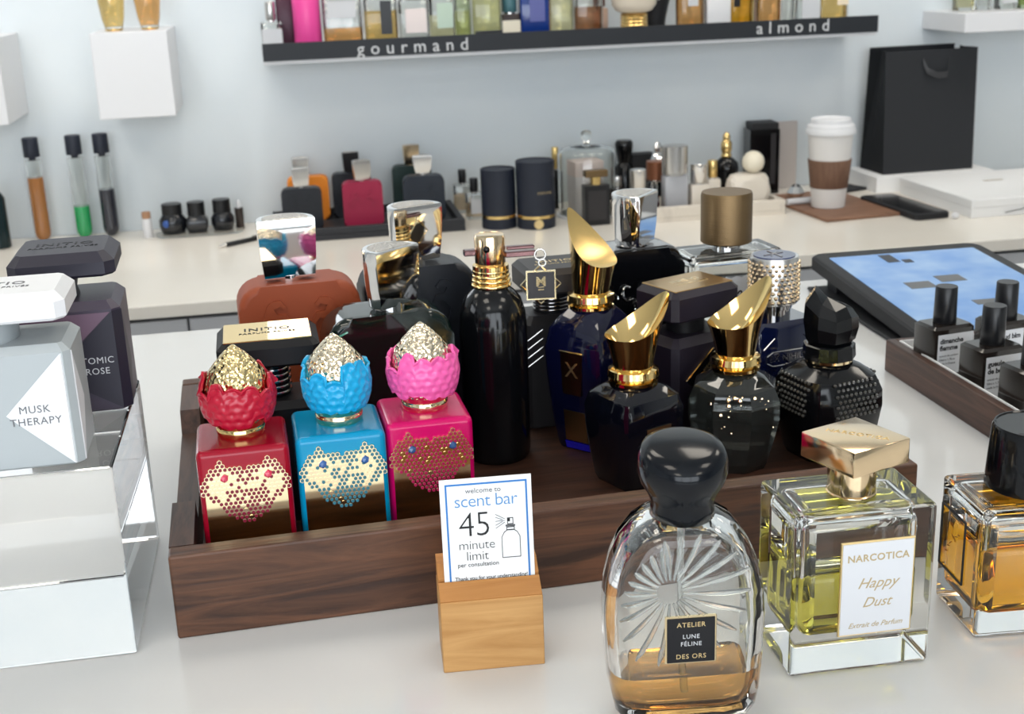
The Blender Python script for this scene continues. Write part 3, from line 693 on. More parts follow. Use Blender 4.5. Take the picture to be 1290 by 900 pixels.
# ------------------------------------------------------------------ clear bottle with bronze cylinder cap
def glass_box(t, w_, d_, h_, wall, base, top, liquid=None, lz=0.0, bev=0.003, name='glass_body', m=None, ibev=0.004):
    bm = B(); box(bm, -w_/2, w_/2, 0, d_, 0, h_, bev, 3)
    box(bm, -w_/2+wall, w_/2-wall, wall, d_-wall, base, h_-top, ibev, 3, flip=True)
    g = fin(name, bm, m or M['glass'], t, smooth=35, recalc=False, wn=True)
    if liquid:
        bm = B(); box(bm, -w_/2+wall-.0002, w_/2-wall+.0002, wall-.0002, d_-wall+.0002, base-.0002, lz, ibev*.95, 3); fin('liquid', bm, liquid, t, smooth=35)
    return g
t = thing('perfume_bottle', 'square clear glass bottle with knurled bronze cylinder cap', 'perfume bottle', (0.2965, 0.8150, TZ), 6)
M['pale_liquid'] = glass('pale_liquid', (0.93, 0.93, 0.91), ior=1.36)
glass_box(t, .0700, .036, .1085, .004, .010, .005, M['pale_liquid'], .088)
bm = B(); lathe(bm, [(.010, .1085), (.010, .1135)], 28, 0, .018); fin('neck', bm, M['chrome'], t, smooth=40)
bm = B(); n = 72; lathe(bm, [(.0168, .1125), (.0177, .1132), (.0177, .1455), (.0170, .1475)], n, 0, .018); fin('cap', bm, M['bronze'], t, smooth=35)
bm = B(); pts = [(-.010, .030), (.028, .030), (.028, .090)]+[(.028-.038*(i+.5)/10, .0905+(.0016 if i % 2 else 0)) for i in range(10)]+[(-.010, .090)]
prism_y(bm, pts, -.0004, .0002); lb = fin('label', bm, M['label_white'], t)
join_txt([('OUS', .0078, (.0015, -.0005, .074), dict(rot=(PI/2, -PI/2, 0), bold=.0002)), ('R', .0078, (.0115, -.0005, .078), dict(rot=(PI/2, -PI/2, 0), bold=.0002)), ('parfum', .003, (.021, -.0005, .076), dict(rot=(PI/2, -PI/2, 0)))], M['ink'], lb)

# ------------------------------------------------------------------ dark blue bottle with knurled silver cap
M['enamel_blue'] = mat('blue_enamel', (24, 40, 92), 0.2, coat=0.6)
M['royal_glass'] = mat('royal_blue_glass', (10, 18, 52), 0.08, coat=1.0)
t = thing('perfume_bottle', 'dark blue bottle with knurled silver cap and blue enamel top', 'perfume bottle', (0.3148, 0.7640, TZ), 12)
bm = B(); stack(bm, [(0, rrect(.048, .038, .004, 2, 0, .02)), (.066, rrect(.050, .040, .004, 2, 0, .02)), (.0715, rrect(.040, .034, .004, 2, 0, .02))]); fin('body', bm, M['royal_glass'], t, smooth=30)
bm = B(); lathe(bm, [(.0115, .071), (.0115, .077), (.0125, .0775), (.0125, .081)], 32, 0, .02); fin('neck', bm, M['gunmetal'], t, smooth=40)
bm = B(); lathe(bm, [(.0150, .0805), (.0160, .0812), (.0164, .111), (.0158, .1125)], 48, 0, .02); cp = fin('cap', bm, M['silver'], t, smooth=40)
bm = B()
for j in range(9):
    for i in range(26):
        a = 2*PI*(i+(.5 if j % 2 else 0))/26; z = .0835+j*.0031; sphere(bm, (.0163*math.cos(a), .02+.0163*math.sin(a), z), .0013, 6, 4, 1, 1, 1)
o = fin('knurl', bm, M['gold_rose'], cp); o['kind'] = 'stuff'
bm = B(); lathe(bm, [(.0138, .1122), (.0138, .1130)], 36, 0, .02); et = fin('enamel_top', bm, M['enamel_blue'], cp)
bm = B(); bar(bm, (-.008, .020, .1132), (.008, .022, .1132), .0004, 5); bar(bm, (0, .011, .1132), (.001, .030, .1132), .0004, 5); bar(bm, (-.005, .016, .1132), (.0055, .026, .1132), .0003, 5); fin('emblem', bm, M['silver'], et)
bm = B(); fr = [(-.0175, .050), (-.013, .0525), (.013, .0525), (.0175, .050), (.0175, .0455), (.013, .043), (-.013, .043), (-.0175, .0455)]
for i in range(8): bar(bm, (fr[i][0], -.0012+.0, fr[i][1]), (fr[i-1][0], -.0012, fr[i-1][1]), .00035, 5)
for s in (-1, 1): bar(bm, (s*.012, -.0012, .062), (s*.020, -.0010, .055), .0003, 5); bar(bm, (s*.012, -.0008, .034), (s*.020, -.0010, .041), .0003, 5)
fin('frame_lines', bm, M['silver'], t)
join_txt([('EX NIHILO', .0062, (0, -.0012, .0478), dict(space=1.05)), ('PARIS', .0026, (0, -.001, .0395), {})], M['silver'], t)

# ================================================================== card holder with card
t = thing('card_holder', 'light oak block holding a small printed card', 'card holder', (0.0505, 0.5195, 0), -3.5)
pr = [(0, 0), (0, .0362), (.0105, .0410), (.0105, .024), (.0122, .024), (.0122, .0418), (.019, .0465), (.030, .0465), (.030, 0)]
bm = B(); box(bm, 0, .0472, 0, .030, 0, .0359, .0004, 1)
fin('block', bm, M['oak'], t)
pr = [(.0006, .0358), (.0003, .0364), (.0105, .0410), (.0105, .0358)]
bm = B(); prism_x(bm, pr, .0002, .0470); fin('slanted_front', bm, M['oak_warm'], t)
pr = [(.0122, .0358), (.0122, .0418), (.019, .0465), (.030, .0465), (.030, .0358)]
bm = B(); prism_x(bm, pr, .0002, .0470); fin('slanted_back', bm, M['oak_warm'], t)
c = thing('printed_card', 'white scent bar card with blue border standing in the oak block', 'card', (0.0505+.00006, 0.5195+.001, 0.0360), -3.5)
c.rotation_euler[0] = math.radians(-4)
pc = B(); box(pc, .0032, .0452, .0099, .0104, 0.0, .0548); card = fin('card_sheet', pc, M['paper'], c)
bm = B(); frame_y(bm, .0056, .0432, -.0013, .0525, .00085, .00975, .0099); fin('blue_border', bm, M['ink_blue'], card)
X = .0240; Y = .00972; DZ = -.0132
join_txt([('welcome to', .0034, (X-.0010, Y, .0620+DZ), {})], M['ink_grey'], card)
join_txt([('scent bar', .0086, (X, Y, .0570+DZ), dict(space=.92, bold=-.00008))], M['ink_lightblue'], card)
join_txt([('45', .0172, (X-.0055, Y, .0452+DZ), dict(space=.95, xs=.92, bold=-.00028)), ('minute', .0064, (X-.0050, Y, .0357+DZ), dict(space=.95, bold=-.0001)), ('limit', .0064, (X-.0050, Y, .0303+DZ), dict(space=.95, bold=-.0001)),
          ('per consultation', .0029, (X-.0048, Y, .0262+DZ), {}), ('Thank you for your understanding!', .0026, (X+.0010, Y, .0195+DZ), dict(space=.93))], M['ink'], card)
bm = B(); bx_ = X+.0108
o = [(-.0042, .0285), (.0042, .0285), (.0042, .0385), (.0030, .0408), (.0016, .0418), (-.0016, .0418), (-.0030, .0408), (-.0042, .0385)]
for i in range(len(o)): bar(bm, (bx_+o[i][0], Y, o[i][1]+DZ), (bx_+o[i-1][0], Y, o[i-1][1]+DZ), .00018, 4)
for z0, z1, w_ in ((.0418, .0434, .0019), (.0436, .0444, .0022), (.0446, .0478, .0014)): frame_y(bm, bx_-w_, bx_+w_, z0+DZ, z1+DZ, .0003, Y-.0001, Y+.0001)
box(bm, bx_-.0012, bx_-.0001, Y-.0001, Y+.0001, .0460+DZ, .0474+DZ)
for dz, l in ((.0488, 0), (.0478, 1), (.0465, 0), (.0452, 1), (.0442, 0)):
    bar(bm, (bx_-.0025-.001*l, Y, .0466+(dz-.0466)*.35+DZ), (bx_-.0068, Y, dz+(dz-.0466)*.5+DZ), .00012, 4)
fin('bottle_drawing', bm, M['ink'], card)

# ================================================================== three bottles in the foreground
# oval bottle with ray relief
t = thing('perfume_bottle', 'arched clear glass bottle with ray relief, black knob cap and amber dregs', 'perfume bottle', (0.1466, 0.4520, 0.0004), -6)
def arch_ring(y, k, zb=0.0, n=14):
    """outline of the arched bottle in x-z, scaled by k about its middle"""
    hw_ = .0335; out = []
    pts = [(0, 0), (.018, 0), (.0265, .0015), (.0300, .006), (.0315, .014), (.0328, .030), (.0335, .050), (.0326, .062), (.0300, .0735), (.0258, .0830), (.0205, .0895), (.0150, .0930), (.0110, .0945), (0, .0948)]
    L = [(x, z) for x, z in pts[1:-1]]
    full = L+[(-x, z) for x, z in reversed(L)]
    return [(x*k, y, .0474+(z-.0474)*k) for x, z in full]
def loft_y(bm, secs, flip=False): return loft(bm, [arch_ring(y, k) for y, k in reversed(secs)], flip=flip)
bm = B(); loft_y(bm, [(-.0020, .80), (-.0010, .88), (.0030, .965), (.0080, 1.0), (.0240, 1.0), (.0290, .965), (.0330, .88), (.0340, .80)])
f1 = bm.faces[:]; bmesh.ops.recalc_face_normals(bm, faces=f1)
b2 = B(); loft_y(b2, [(.0035, .72), (.0050, .80), (.0080, .85), (.0240, .85), (.0270, .80), (.0285, .72)]); bmesh.ops.recalc_face_normals(b2, faces=b2.faces[:]); bmesh.ops.reverse_faces(b2, faces=b2.faces[:])
tmp = bpy.data.meshes.new('tmp'); b2.to_mesh(tmp); b2.free(); bm.from_mesh(tmp); bpy.data.meshes.remove(tmp)
fin('glass_body', bm, M['glass'], t, smooth=55, recalc=False)
M['amber_liq'] = glass('amber_liquid', (0.90, 0.50, 0.16), ior=1.36)
bm = B(); loft_y(bm, [(.0034, .722), (.0049, .802), (.0079, .852), (.0241, .852), (.0271, .802), (.0286, .722)])
bmesh.ops.recalc_face_normals(bm, faces=bm.faces[:])
r = bmesh.ops.bisect_plane(bm, geom=bm.verts[:]+bm.edges[:]+bm.faces[:], plane_co=(0, 0, .0235), plane_no=(0, 0, 1), clear_outer=True)
bmesh.ops.contextual_create(bm, geom=[e for e in r['geom_cut'] if isinstance(e, bmesh.types.BMEdge)])
fin('liquid', bm, M['amber_liq'], t, smooth=50)
M['ray_glass'] = mat('ray_glass', (0.9, 0.93, 0.92), 0.12, trans=0.8)
nr = 22
for i in range(nr):
    a = 2*PI*i/nr+.12; ca, sa = math.cos(a), math.sin(a)
    r0, r1 = .007, .0235 if sa > -.3 else .020
    if sa > .8: r1 = .026
    ox, oz = -.0085, .0655
    r1 = .012
    while r1 < .034 and ((ox+r1*ca)/.0272)**2+((oz+r1*sa-.056)/.0335)**2 < 1: r1 += .0005
    r0 = .0055
    bm = B(); secs = []
    bend = .12*(1 if ca > 0 else -1)
    for f, wd in ((0, .0005), (.25, .0009), (.6, .0013), (.85, .0013), (1, .0004)):
        rr = r0+(r1-r0)*f; aa = a+bend*f; cx_, cz_ = ox+rr*math.cos(aa), oz+rr*math.sin(aa)
        px, pz = -math.sin(aa), math.cos(aa); e = max(abs(cx_)/.0300, 0); yy = -.0021+.0006*(e**4)*4
        secs.append([(cx_+px*wd*q, yy+dy, cz_+pz*wd*q) for q, dy in ((-1, .0006), (0, -.0009), (1, .0006), (0, .0011))])
    loft(bm, secs); fin('ray_ridge', bm, M['ray_glass'], t, smooth=70)
bm = B(); lathe(bm, [(.0016, .012), (.0016, .096)], 10, -.001, .016); fin('dip_tube', bm, M['ray_glass'], t, smooth=40)
bm = B(); box(bm, -.0108, .0108, -.0030, -.0016, .0325, .0545, .0004, 1); lp = fin('label_plate', bm, M['gold_pale'], t)
bm = B(); box(bm, -.0100, .0100, -.0034, -.0029, .0333, .0537, .0002, 1); fin('label_face', bm, M['black_soft'], lp)
join_txt([('ATELIER', .0030, (.000, -.00345, .0507), dict(space=1.12)), ('DES ORS', .0030, (.000, -.00345, .0361), dict(space=1.12))], M['gold_print'], lp)
join_txt([('LUNE', .0027, (.000, -.00345, .0453), dict(space=1.12)), ('F\u00c9LINE', .0027, (.000, -.00345, .0419), dict(space=1.12))], M['label_white'], lp)
M['knob'] = mat('black_lacquer_knob', (10, 14, 20), 0.16, coat=0.1, spec=0.3)
bm = B(); lathe(bm, [(.0120, .0905), (.0130, .0910), (.0133, .0955), (.0131, .0985), (.0146, .1022), (.0171, .1065), (.0185, .1110), (.0187, .1150), (.0181, .1190), (.0165, .1216), (.0130, .1230), (.0, .1234)], 48, 0, .016)
for v in bm.verts:
    if v.co.z > .1180: v.co.z += (v.co.y-.016)*.16
fin('knob_cap', bm, M['knob'], t, smooth=60)

# square bottle with yellow perfume
M['yellow_liq'] = glass('yellow_liquid', (0.80, 0.72, 0.11), ior=1.36)
t = thing('perfume_bottle', 'heavy square glass bottle of yellow perfume with rose gold block cap and white label', 'perfume bottle', (0.2352, 0.4775, 0.0004), -1.0)
glass_box(t, .0665, .0440, .0790, .0060, .0170, .0045, M['yellow_liq'], .0505, .0022, ibev=.006)
bm = B(); lathe(bm, [(.0112, .0788), (.0114, .0795), (.0108, .0800), (.0108, .0950)], 40, 0.002, .022); fin('neck', bm, M['gold_rose'], t, smooth=40)
bm = B(); c20, s20 = math.cos(math.radians(21)), math.sin(math.radians(21))
box(bm, -.0168, .0168, -.0168, .0168, .0942, .1062, .0009, 2)
for v in bm.verts: x, y = v.co.x, v.co.y; v.co.x = .0025+x*c20-y*s20; v.co.y = .0215+x*s20+y*c20
cp = fin('block_cap', bm, M['gold_rose'], t, smooth=30)
txt('NARCOTICA', .0046, M['gold_print'], cp, (.0035, .0215, .10630), rot=(0, 0, math.radians(21-90+30)), space=1.1)
bm = B(); box(bm, -.0115, .0230, -.0009, .0003, .0185, .0645, .0002, 1); lp = fin('label_plate', bm, M['gold_print'], t)
bm = B(); box(bm, -.0108, .0223, -.0012, -.0008, .0192, .0638, .0001, 1); fin('label_face', bm, M['label_white'], lp)
M['ink_gold'] = mat('faded_gold_ink', (178, 160, 122), 0.5, 0.2)
join_txt([('NARCOTICA', .0047, (.0058, -.00125, .0565), dict(space=1.08, bold=.0001))], M['ink_gold'], lp)
join_txt([('Happy', .0072, (.0058, -.00125, .0440), dict(shear=.45)), ('Dust', .0068, (.0058, -.00125, .0345), dict(shear=.45)), ('Extrait de Parfum', .0036, (.0058, -.00125, .0235), dict(shear=.4))], M['ink_gold'], lp)

# amber bottle with black cap
M['orange_liq'] = glass('orange_liquid', (0.94, 0.45, 0.035), ior=1.36)
t = thing('perfume_bottle', 'square glass bottle of orange perfume with tapered black cap at the right edge', 'perfume bottle', (0.3275, 0.4880, 0.0004), -4.5)
glass_box(t, .0580, .0450, .0655, .0040, .0105, .0050, M['orange_liq'], .0470, .0022, ibev=.005)
bm = B(); lathe(bm, [(.0145, .0654), (.0145, .0675)], 36, .0045, .0225); fin('neck', bm, M['gold_pale'], t, smooth=40)
bm = B(); lathe(bm, [(.0205, .0668), (.0214, .0672), (.0214, .0685), (.0196, .0965), (.0188, .0976), (.0182, .0976), (.0176, .0970), (0, .0968)], 56, .0045, .0225); cp = fin('cap', bm, M['black'], t, smooth=40)
for x, y in ((-.008, .012), (-.002, .008)):
    bm = B(); sphere(bm, (x, y, .0969), .0022, 10, 6, 1.2, .7, .2); fin('cap_dimple', bm, M['gap'], cp, smooth=60)
bm = B(); L = [(.0160, .0520), (.0415, .0520), (.0415, .0200), (.0160, .0200)]
for i in range(4): bar(bm, (-.0294, L[i][0], L[i][1]), (-.0294, L[i-1][0], L[i-1][1]), .0006, 6)
lf = fin('label_frame', bm, M['ink'], t)
bm = B(); rnd = random.Random(4)
for k in range(7): bar(bm, (-.0292, .0220+.002*k, .044-.0022*k+rnd.uniform(-.002, .002)), (-.0292, .0240+.002*k, .044-.0022*k+rnd.uniform(-.002, .004)), .0003, 4)
fin('faded_print', bm, mat('brown_ink', (120, 70, 20), .5), lf)

# ================================================================== acrylic block and the two bottles on it
t = thing('acrylic_block', 'thick clear acrylic riser block under the frosted bottle', 'display block', (-0.172, 0.572, 0.0004))
bm = B(); box(bm, -.080, .080, 0, .133, 0, .097, .0012, 2); fin('block_body', bm, M['acrylic'], t)
ZA = 0.0978
M['frost'] = mat('frosted_glass', (170, 177, 180), 0.38)
M['frost_white'] = mat('frosted_white_label', (226, 228, 232), 0.45)
M['cap_white'] = mat('white_soft_cap', (232, 233, 236), 0.4)
t = thing('perfume_bottle', 'frosted white perfume bottle with wide white block cap on the acrylic block', 'perfume bottle', (-0.1395, 0.5785, ZA), 1.0)
facet_body(t, .0700, .0440, .0580, M['frost'], .0035, .003)
corner_label(t, .0700, .0440, .0580, .0540, .0265, .0010, .0270, .018, M['frost_white'])
bm = B(); lathe(bm, [(.0190, .0580), (.0190, .0700)], 36, -.008, .022); fin('neck', bm, M['frost'], t, smooth=40)
block_cap(t, .0695, .0640, .0450, .0130, M['cap_white'], .0042, .0040, .0200, False, None, M['ink_grey'])
join_txt([('MUSK', .0050, (.0165, -.0006, .0285), dict(space=1.1)), ('THERAPY', .0050, (.0165, -.0006, .0228), dict(space=1.1))], M['ink_grey'], t)
M['plum_soft'] = mat('plum_satin', (66, 58, 74), 0.4); M['plum_pink'] = mat('plum_rose', (112, 88, 108), 0.45); M['ink_navy'] = mat('navy_label', (38, 36, 50), 0.45)
t = thing('perfume_bottle', 'dark plum perfume bottle with wide navy block cap on the acrylic block', 'perfume bottle', (-0.1225, 0.6520, ZA), 2.0)
facet_body(t, .0640, .0480, .0580, M['plum_soft'], .0040, .004)
corner_label(t, .0640, .0480, .0580, .0530, .0215, .0010, .0330, .020, M['ink_navy'])
bm = B(); prism_y(bm, [(.027, .0525), (-.006, .0220), (-.030, .0220), (-.030, .0525)], -.0003, .0003); fin('rose_panel', bm, M['plum_pink'], t)
bm = B(); stack(bm, [(.0575, rrect(.020, .018, .004, 3, .001, .022)), (.0620, rrect(.018, .016, .004, 3, .001, .022)), (.0710, rrect(.022, .018, .004, 3, .001, .022))]); fin('neck', bm, M['ink_navy'], t, smooth=40)
block_cap(t, .0705, .0520, .0510, .0125, M['ink_navy'], .0048, .0060, .0270, False, None, M['black_matte'])
join_txt([('ATOMIC', .0048, (.0165, -.0006, .0275), dict(space=1.1)), ('ROSE', .0048, (.0175, -.0006, .0218), dict(space=1.1))], M['label_white'], t)

# ================================================================== right-hand tray with four small bottles
t = thing('wooden_tray', 'dark wooden tray with white liner edge at the right holding small labelled bottles', 'tray', (0.4400, 0.600, 0), 0.4)
W_, D_, H_, T_ = .190, .274, .0250, .0075
bm = B(); box(bm, T_, W_-T_, T_, D_-T_, 0, .006); fin('base_board', bm, M['wood_in'], t)
for nm, a in (('side_board', (0, T_, 0, D_)), ('side_board', (W_-T_, W_, 0, D_)), ('front_board', (T_, W_-T_, 0, T_)), ('back_board', (T_, W_-T_, D_-T_, D_))):
    bm = B(); box(bm, *a, 0, H_, .0012, 2); fin(nm, bm, M['wood_y'], t)
bm = B(); box(bm, T_, W_-T_, T_, D_-T_, .006, .0105); box(bm, T_, T_+.0012, T_, D_-T_, .0105, H_+.0005); box(bm, T_+.0012, W_-T_, D_-T_-.0012, D_-T_, .0105, H_+.0005); fin('liner', bm, M['paper'], t)
M['small_glass'] = mat('smoked_brown_glass', (34, 29, 26), 0.14, coat=0.2)
def small_bottle(lab, x, y, lines, rz):
    t = thing('sample_bottle', lab, 'perfume bottle', (x, y, .0106), rz, 'small labelled bottles in the right tray')
    bm = B(); stack(bm, [(0, rrect(.034, .026, .002, 2, 0, .013)), (.0355, rrect(.034, .026, .002, 2, 0, .013)), (.0375, rrect(.030, .022, .002, 2, 0, .013))]); fin('body', bm, M['small_glass'], t, smooth=30)
    bm = B(); lathe(bm, [(.0080, .0375), (.0083, .038), (.0078, .0640), (.0074, .0645)], 32, 0, .013); fin('cap', bm, M['black_plastic'], t, smooth=40)
    bm = B(); box(bm, -.0145, .0155, -.0004, .0002, .002, .0320); lb = fin('label', bm, M['label_white'], t)
    ls = [(s, .0052, (-.0130, -.00045, .0270-i*.0052), dict(align='LEFT', bold=.00018)) for i, s in enumerate(lines)]
    ls += [('extrait de parfum', .0023, (-.0130, -.00045, .0160), dict(align='LEFT')), ('50ml e 1.7fl.oz', .0023, (-.0130, -.00045, .0130), dict(align='LEFT')), ('made in France', .0023, (-.0130, -.00045, .0100), dict(align='LEFT'))]
    join_txt(ls, M['ink'], lb)
small_bottle('small dark bottle labelled dimanche flemme nearest the tablet', .4650, .8200, ('dimanche', 'flemme'), 9)
small_bottle('small dark bottle labelled gueule de bois at the front of the tray', .4700, .7630, ('gueule', 'de bois'), 9)
small_bottle('small dark bottle behind, its label cut by the right photo edge', .5120, .8180, ('gud blm', 'da'), 9)
small_bottle('small dark bottle lowest at the right photo edge', .4710, .7130, ('rh', 'da'), 9)

# ================================================================== tablet
t = thing('tablet', 'tablet in black folio case with glowing blue screen behind the right tray', 'tablet', (0.4790, 0.886, 0.0), -1.0)
def tilt(bm):
    for v in bm.verts: v.co.z = v.co.z+.0045+v.co.y*.062
SCR = mat('tablet_screen', (20, 24, 30), 0.08, emit=(120, 172, 232), estr=0.75)
nt = SCR.node_tree; tc = nt.nodes.new('ShaderNodeTexCoord'); nz = nt.nodes.new('ShaderNodeTexNoise'); nz.inputs['Scale'].default_value = 26; rp = nt.nodes.new('ShaderNodeValToRGB')
rp.color_ramp.elements[0].position = .35; rp.color_ramp.elements[0].color = col(104, 160, 228); rp.color_ramp.elements[1].position = .7; rp.color_ramp.elements[1].color = col(160, 198, 240)
nt.links.new(tc.outputs['Object'], nz.inputs['Vector']); nt.links.new(nz.outputs['Fac'], rp.inputs['Fac']); nt.links.new(rp.outputs['Color'], bsdf(SCR).inputs['Emission Color'])
bm = B(); stack(bm, [(0, rrect(.172, .250, .012, 4, .086, .122)), (.010, rrect(.172, .250, .012, 4, .086, .122)), (.012, rrect(.168, .246, .012, 4, .086, .122))]); tilt(bm); cs = fin('case', bm, M['black_matte'], t, smooth=40)
bm = B(); stack(bm, [(.0121, rrect(.146, .212, .002, 2, .086, .122)), (.0124, rrect(.146, .212, .002, 2, .086, .122))]); tilt(bm); s_ = fin('screen', bm, SCR, t)
UI = mat('screen_grey_card', (96, 98, 100), 0.4); UID = mat('screen_dark_mark', (30, 34, 44), 0.4)
for a, m_ in (((.046, .070, .122, .140), UI), ((.080, .104, .134, .152), UI), ((.080, .105, .070, .082), UI), ((.060, .072, .200, .224), UID), ((.075, .084, .196, .206), UID)):
    bm = B(); box(bm, *a, .0124, .0126); tilt(bm); fin('screen_tile', bm, m_, s_)
bm = B(); box(bm, -.006, .150, .002, .232, .0005, .0035, .001, 1); fin('case_flap', bm, M['black_matte'], t)
bm = B(); box(bm, .010, .150, .200, .222, .0035, .0165); fin('case_stand', bm, M['black_matte'], t)
# ================================================================== things on the back counter
def lathe_thing(name, lab, cat, x, y, z, parts, group=None, rz=0):
    t = thing(name, lab, cat, (x, y, z), rz, group)
    for nm, prof, m in parts:
        bm = B(); lathe(bm, prof, 32); fin(nm, bm, m, t, smooth=40)
    return t
# test tubes
def test_tube(lab, x, y, fill, rgb):
    t = thing('test_tube', lab, 'test tube', (x, y, ZB+.0002), 0, 'capped scent tubes at the wall')
    m = mat('tube_liquid', rgb, 0.25, coat=0.8)
    R_ = .0142; H_ = .1500
    bm = B(); lathe(bm, [(0, 0), (.006, .0012), (.0108, .005), (.0135, .011), (R_, .018), (R_, H_)], 28)
    lathe(bm, [(0, .0015), (.005, .0026), (.0098, .0062), (.0122, .0116), (R_-.0013, .0185), (R_-.0013, H_-.0005)], 28, flip=True); fin('glass_tube', bm, M['glass'], t, smooth=50, recalc=False)
    bm = B(); lathe(bm, [(0, -.0001), (.006, .0010), (.0110, .0048), (.0138, .0108), (R_+.0002, .0180), (R_+.0002, fill)], 28); fin('liquid', bm, m, t, smooth=50)
    bm = B(); lathe(bm, [(.006, H_), (.006, H_+.004), (.0140, H_+.005), (.0142, H_+.0055), (.0140, H_+.0385), (.0128, H_+.040)], 28); fin('cap', bm, M['navy_matte'], t, smooth=40)
test_tube('tall capped tube filled with brown liquid', -.4570, 2.450, .118, (160, 104, 52))
test_tube('capped tube with bright green liquid in its lower third', -.3830, 2.452, .060, (20, 156, 88))
test_tube('capped tube half filled with black liquid', -.3350, 2.454, .088, (28, 31, 44))
lathe_thing('dark_jar', 'dark teal jar cut off by the left photo edge', 'jar', -.5270, 2.41, ZB, (('body', [(.018, 0), (.020, .002), (.020, .090), (.015, .100)], mat('teal_black', (16, 36, 40), .2)), ('cap', [(.0105, .100), (.0110, .101), (.0110, .118), (.0100, .119)], M['black_plastic'])))
lathe_thing('sample_vial', 'slim white vial with brown cap beside the black jars', 'vial', -.2650, 2.410, ZB, (('body', [(.0085, 0), (.0090, .001), (.0090, .032), (.0075, .036)], M['white_plastic']), ('cap', [(.0075, .036), (.0080, .0365), (.0080, .047), (.0070, .048)], mat('tan_cap', (176, 134, 104), .5))))
t = thing('clear_tray', 'shallow clear tray under the three black jars', 'tray', (-.172, 2.417, ZB)); 
bm = B(); stack(bm, [(0, rrect(.158, .066, .03, 6)), (.004, rrect(.160, .068, .03, 6))]); fin('tray_plate', bm, M['glass_back'], t, smooth=40)
M['jar_black'] = mat('jar_black', (22, 25, 31), 0.18, coat=.5)
def ink_jar(lab, x, y, w_, sqr, capw, caph, h_):
    t = thing('ink_jar', lab, 'jar', (x, y, ZB+.0042), 0, 'black jars in the clear tray')
    bm = B(); o = (lambda k: rrect(w_*k, w_*k, w_*.12, 3)) if sqr else (lambda k: ngon(28, w_/2*k))
    stack(bm, [(0, o(.82)), (h_*.35, o(1)), (h_*.7, o(1)), (h_, o(.72))]); fin('body', bm, M['jar_black'], t, smooth=45)
    bm = B(); lathe(bm, [(capw*.9, h_-.001), (capw, h_), (capw, h_+caph-.001), (capw*.94, h_+caph)], 28); fin('cap', bm, M['black_plastic'], t, smooth=40)
    return t
t = ink_jar('round black jar with blue dot on its side', -.2190, 2.417, .050, False, .0185, .019, .036)
bm = B(); sphere(bm, (-.010, -.0225, .021), .007, 12, 8, 1, .3, 1); fin('blue_dot', bm, mat('blue_dot', (60, 96, 170), .4), t, smooth=60)
ink_jar('square black jar in the middle of the clear tray', -.1750, 2.415, .040, True, .0160, .024, .032)
ink_jar('black jar rightmost in the clear tray', -.1290, 2.420, .042, False, .0165, .024, .033)
lathe_thing('dropper_vial', 'tiny dark vial with white tip right of the black jars', 'vial', -.0985, 2.435, ZB, (('body', [(.0075, 0), (.008, .001), (.008, .040)], mat('brown_vial', (60, 52, 48), .25)), ('tip', [(.004, .040), (.003, .052), (.0015, .054)], M['white_plastic'])))
t = thing('eyeglasses_pen', 'black pen lying on the back counter near the chrome cap', 'pen', (-.085, 2.300, ZB+.0042), 38)
t.name = 'ballpoint_pen'
bm = B(); bar(bm, (-.045, 0, 0), (.05, 0, 0), .0042, 12); fin('barrel', bm, M['black_plastic'], t, smooth=40)
bm = B(); bar(bm, (-.060, 0, -.0010), (-.045, 0, 0), .0012, 10, .0040); fin('tip', bm, M['silver'], t, smooth=40)
bm = B(); box(bm, .012, .048, -.001, .001, .0042, .0062); fin('clip', bm, M['silver'], t)

# black display tray with six arched bottles
t = thing('display_tray', 'black display tray under the six arched bottles', 'tray', (0.135, 2.268, ZB), 0)
bm = B(); box(bm, -.172, .172, 0, .200, 0, .010, .001, 1); fin('base_plate', bm, M['navy_tray'], t)
for a in ((-.172, .172, 0, .012), (-.172, .172, .188, .200), (-.172, -.160, .012, .188), (.160, .172, .012, .188)):
    bm = B(); box(bm, *a, .010, .022, .001, 1); fin('rim', bm, M['navy_tray'], t)
Z2 = ZB+.0102
M['orange_matte'] = mat('orange_matte', (226, 134, 34), .5); M['crimson_matte'] = mat('raspberry_matte', (150, 22, 62), .45); M['deep_green'] = mat('bottle_green_matte', (22, 44, 42), .5); M['navy_body'] = mat('navy_body', (28, 36, 48), .45)
g = 'arched bottles on the black display tray'
arch_bottle('perfume_bottle', 'black arched bottle with chrome cap in front of the orange one on the display tray', 0.0185, 2.315, Z2, .072, .078, .030, M['ink_matte'], M['silver'], .030, .020, .034, 10, -2, .010, group=g)
arch_bottle('perfume_bottle', 'bright orange arched bottle at the back of the display tray', 0.0330, 2.415, Z2, .076, .082, .030, M['orange_matte'], M['silver'], .030, .020, .034, 10, -2, .010, group=g, capdx=-.012)
arch_bottle('perfume_bottle', 'raspberry red arched bottle with silver cap on the display tray', 0.1280, 2.310, Z2, .072, .084, .030, M['crimson_matte'], M['silver'], .032, .022, .035, 16, -2, .010, group=g)
arch_bottle('perfume_bottle', 'black arched bottle with black cap behind the raspberry red one', 0.1150, 2.415, Z2, .074, .084, .030, M['ink_matte'], M['black_plastic'], .030, .020, .036, 10, -2, .010, group=g)
arch_bottle('perfume_bottle', 'navy arched bottle with silver cap at the right of the display tray', 0.2420, 2.330, Z2, .076, .084, .030, M['navy_body'], M['silver'], .035, .022, .034, 0, -2, .012, group=g, flare=.7)
arch_bottle('perfume_bottle', 'dark green arched bottle with tan cap behind the navy one', 0.2300, 2.420, Z2, .074, .090, .030, M['deep_green'], M['gold_rose'], .030, .020, .036, 10, -2, .010, group=g)

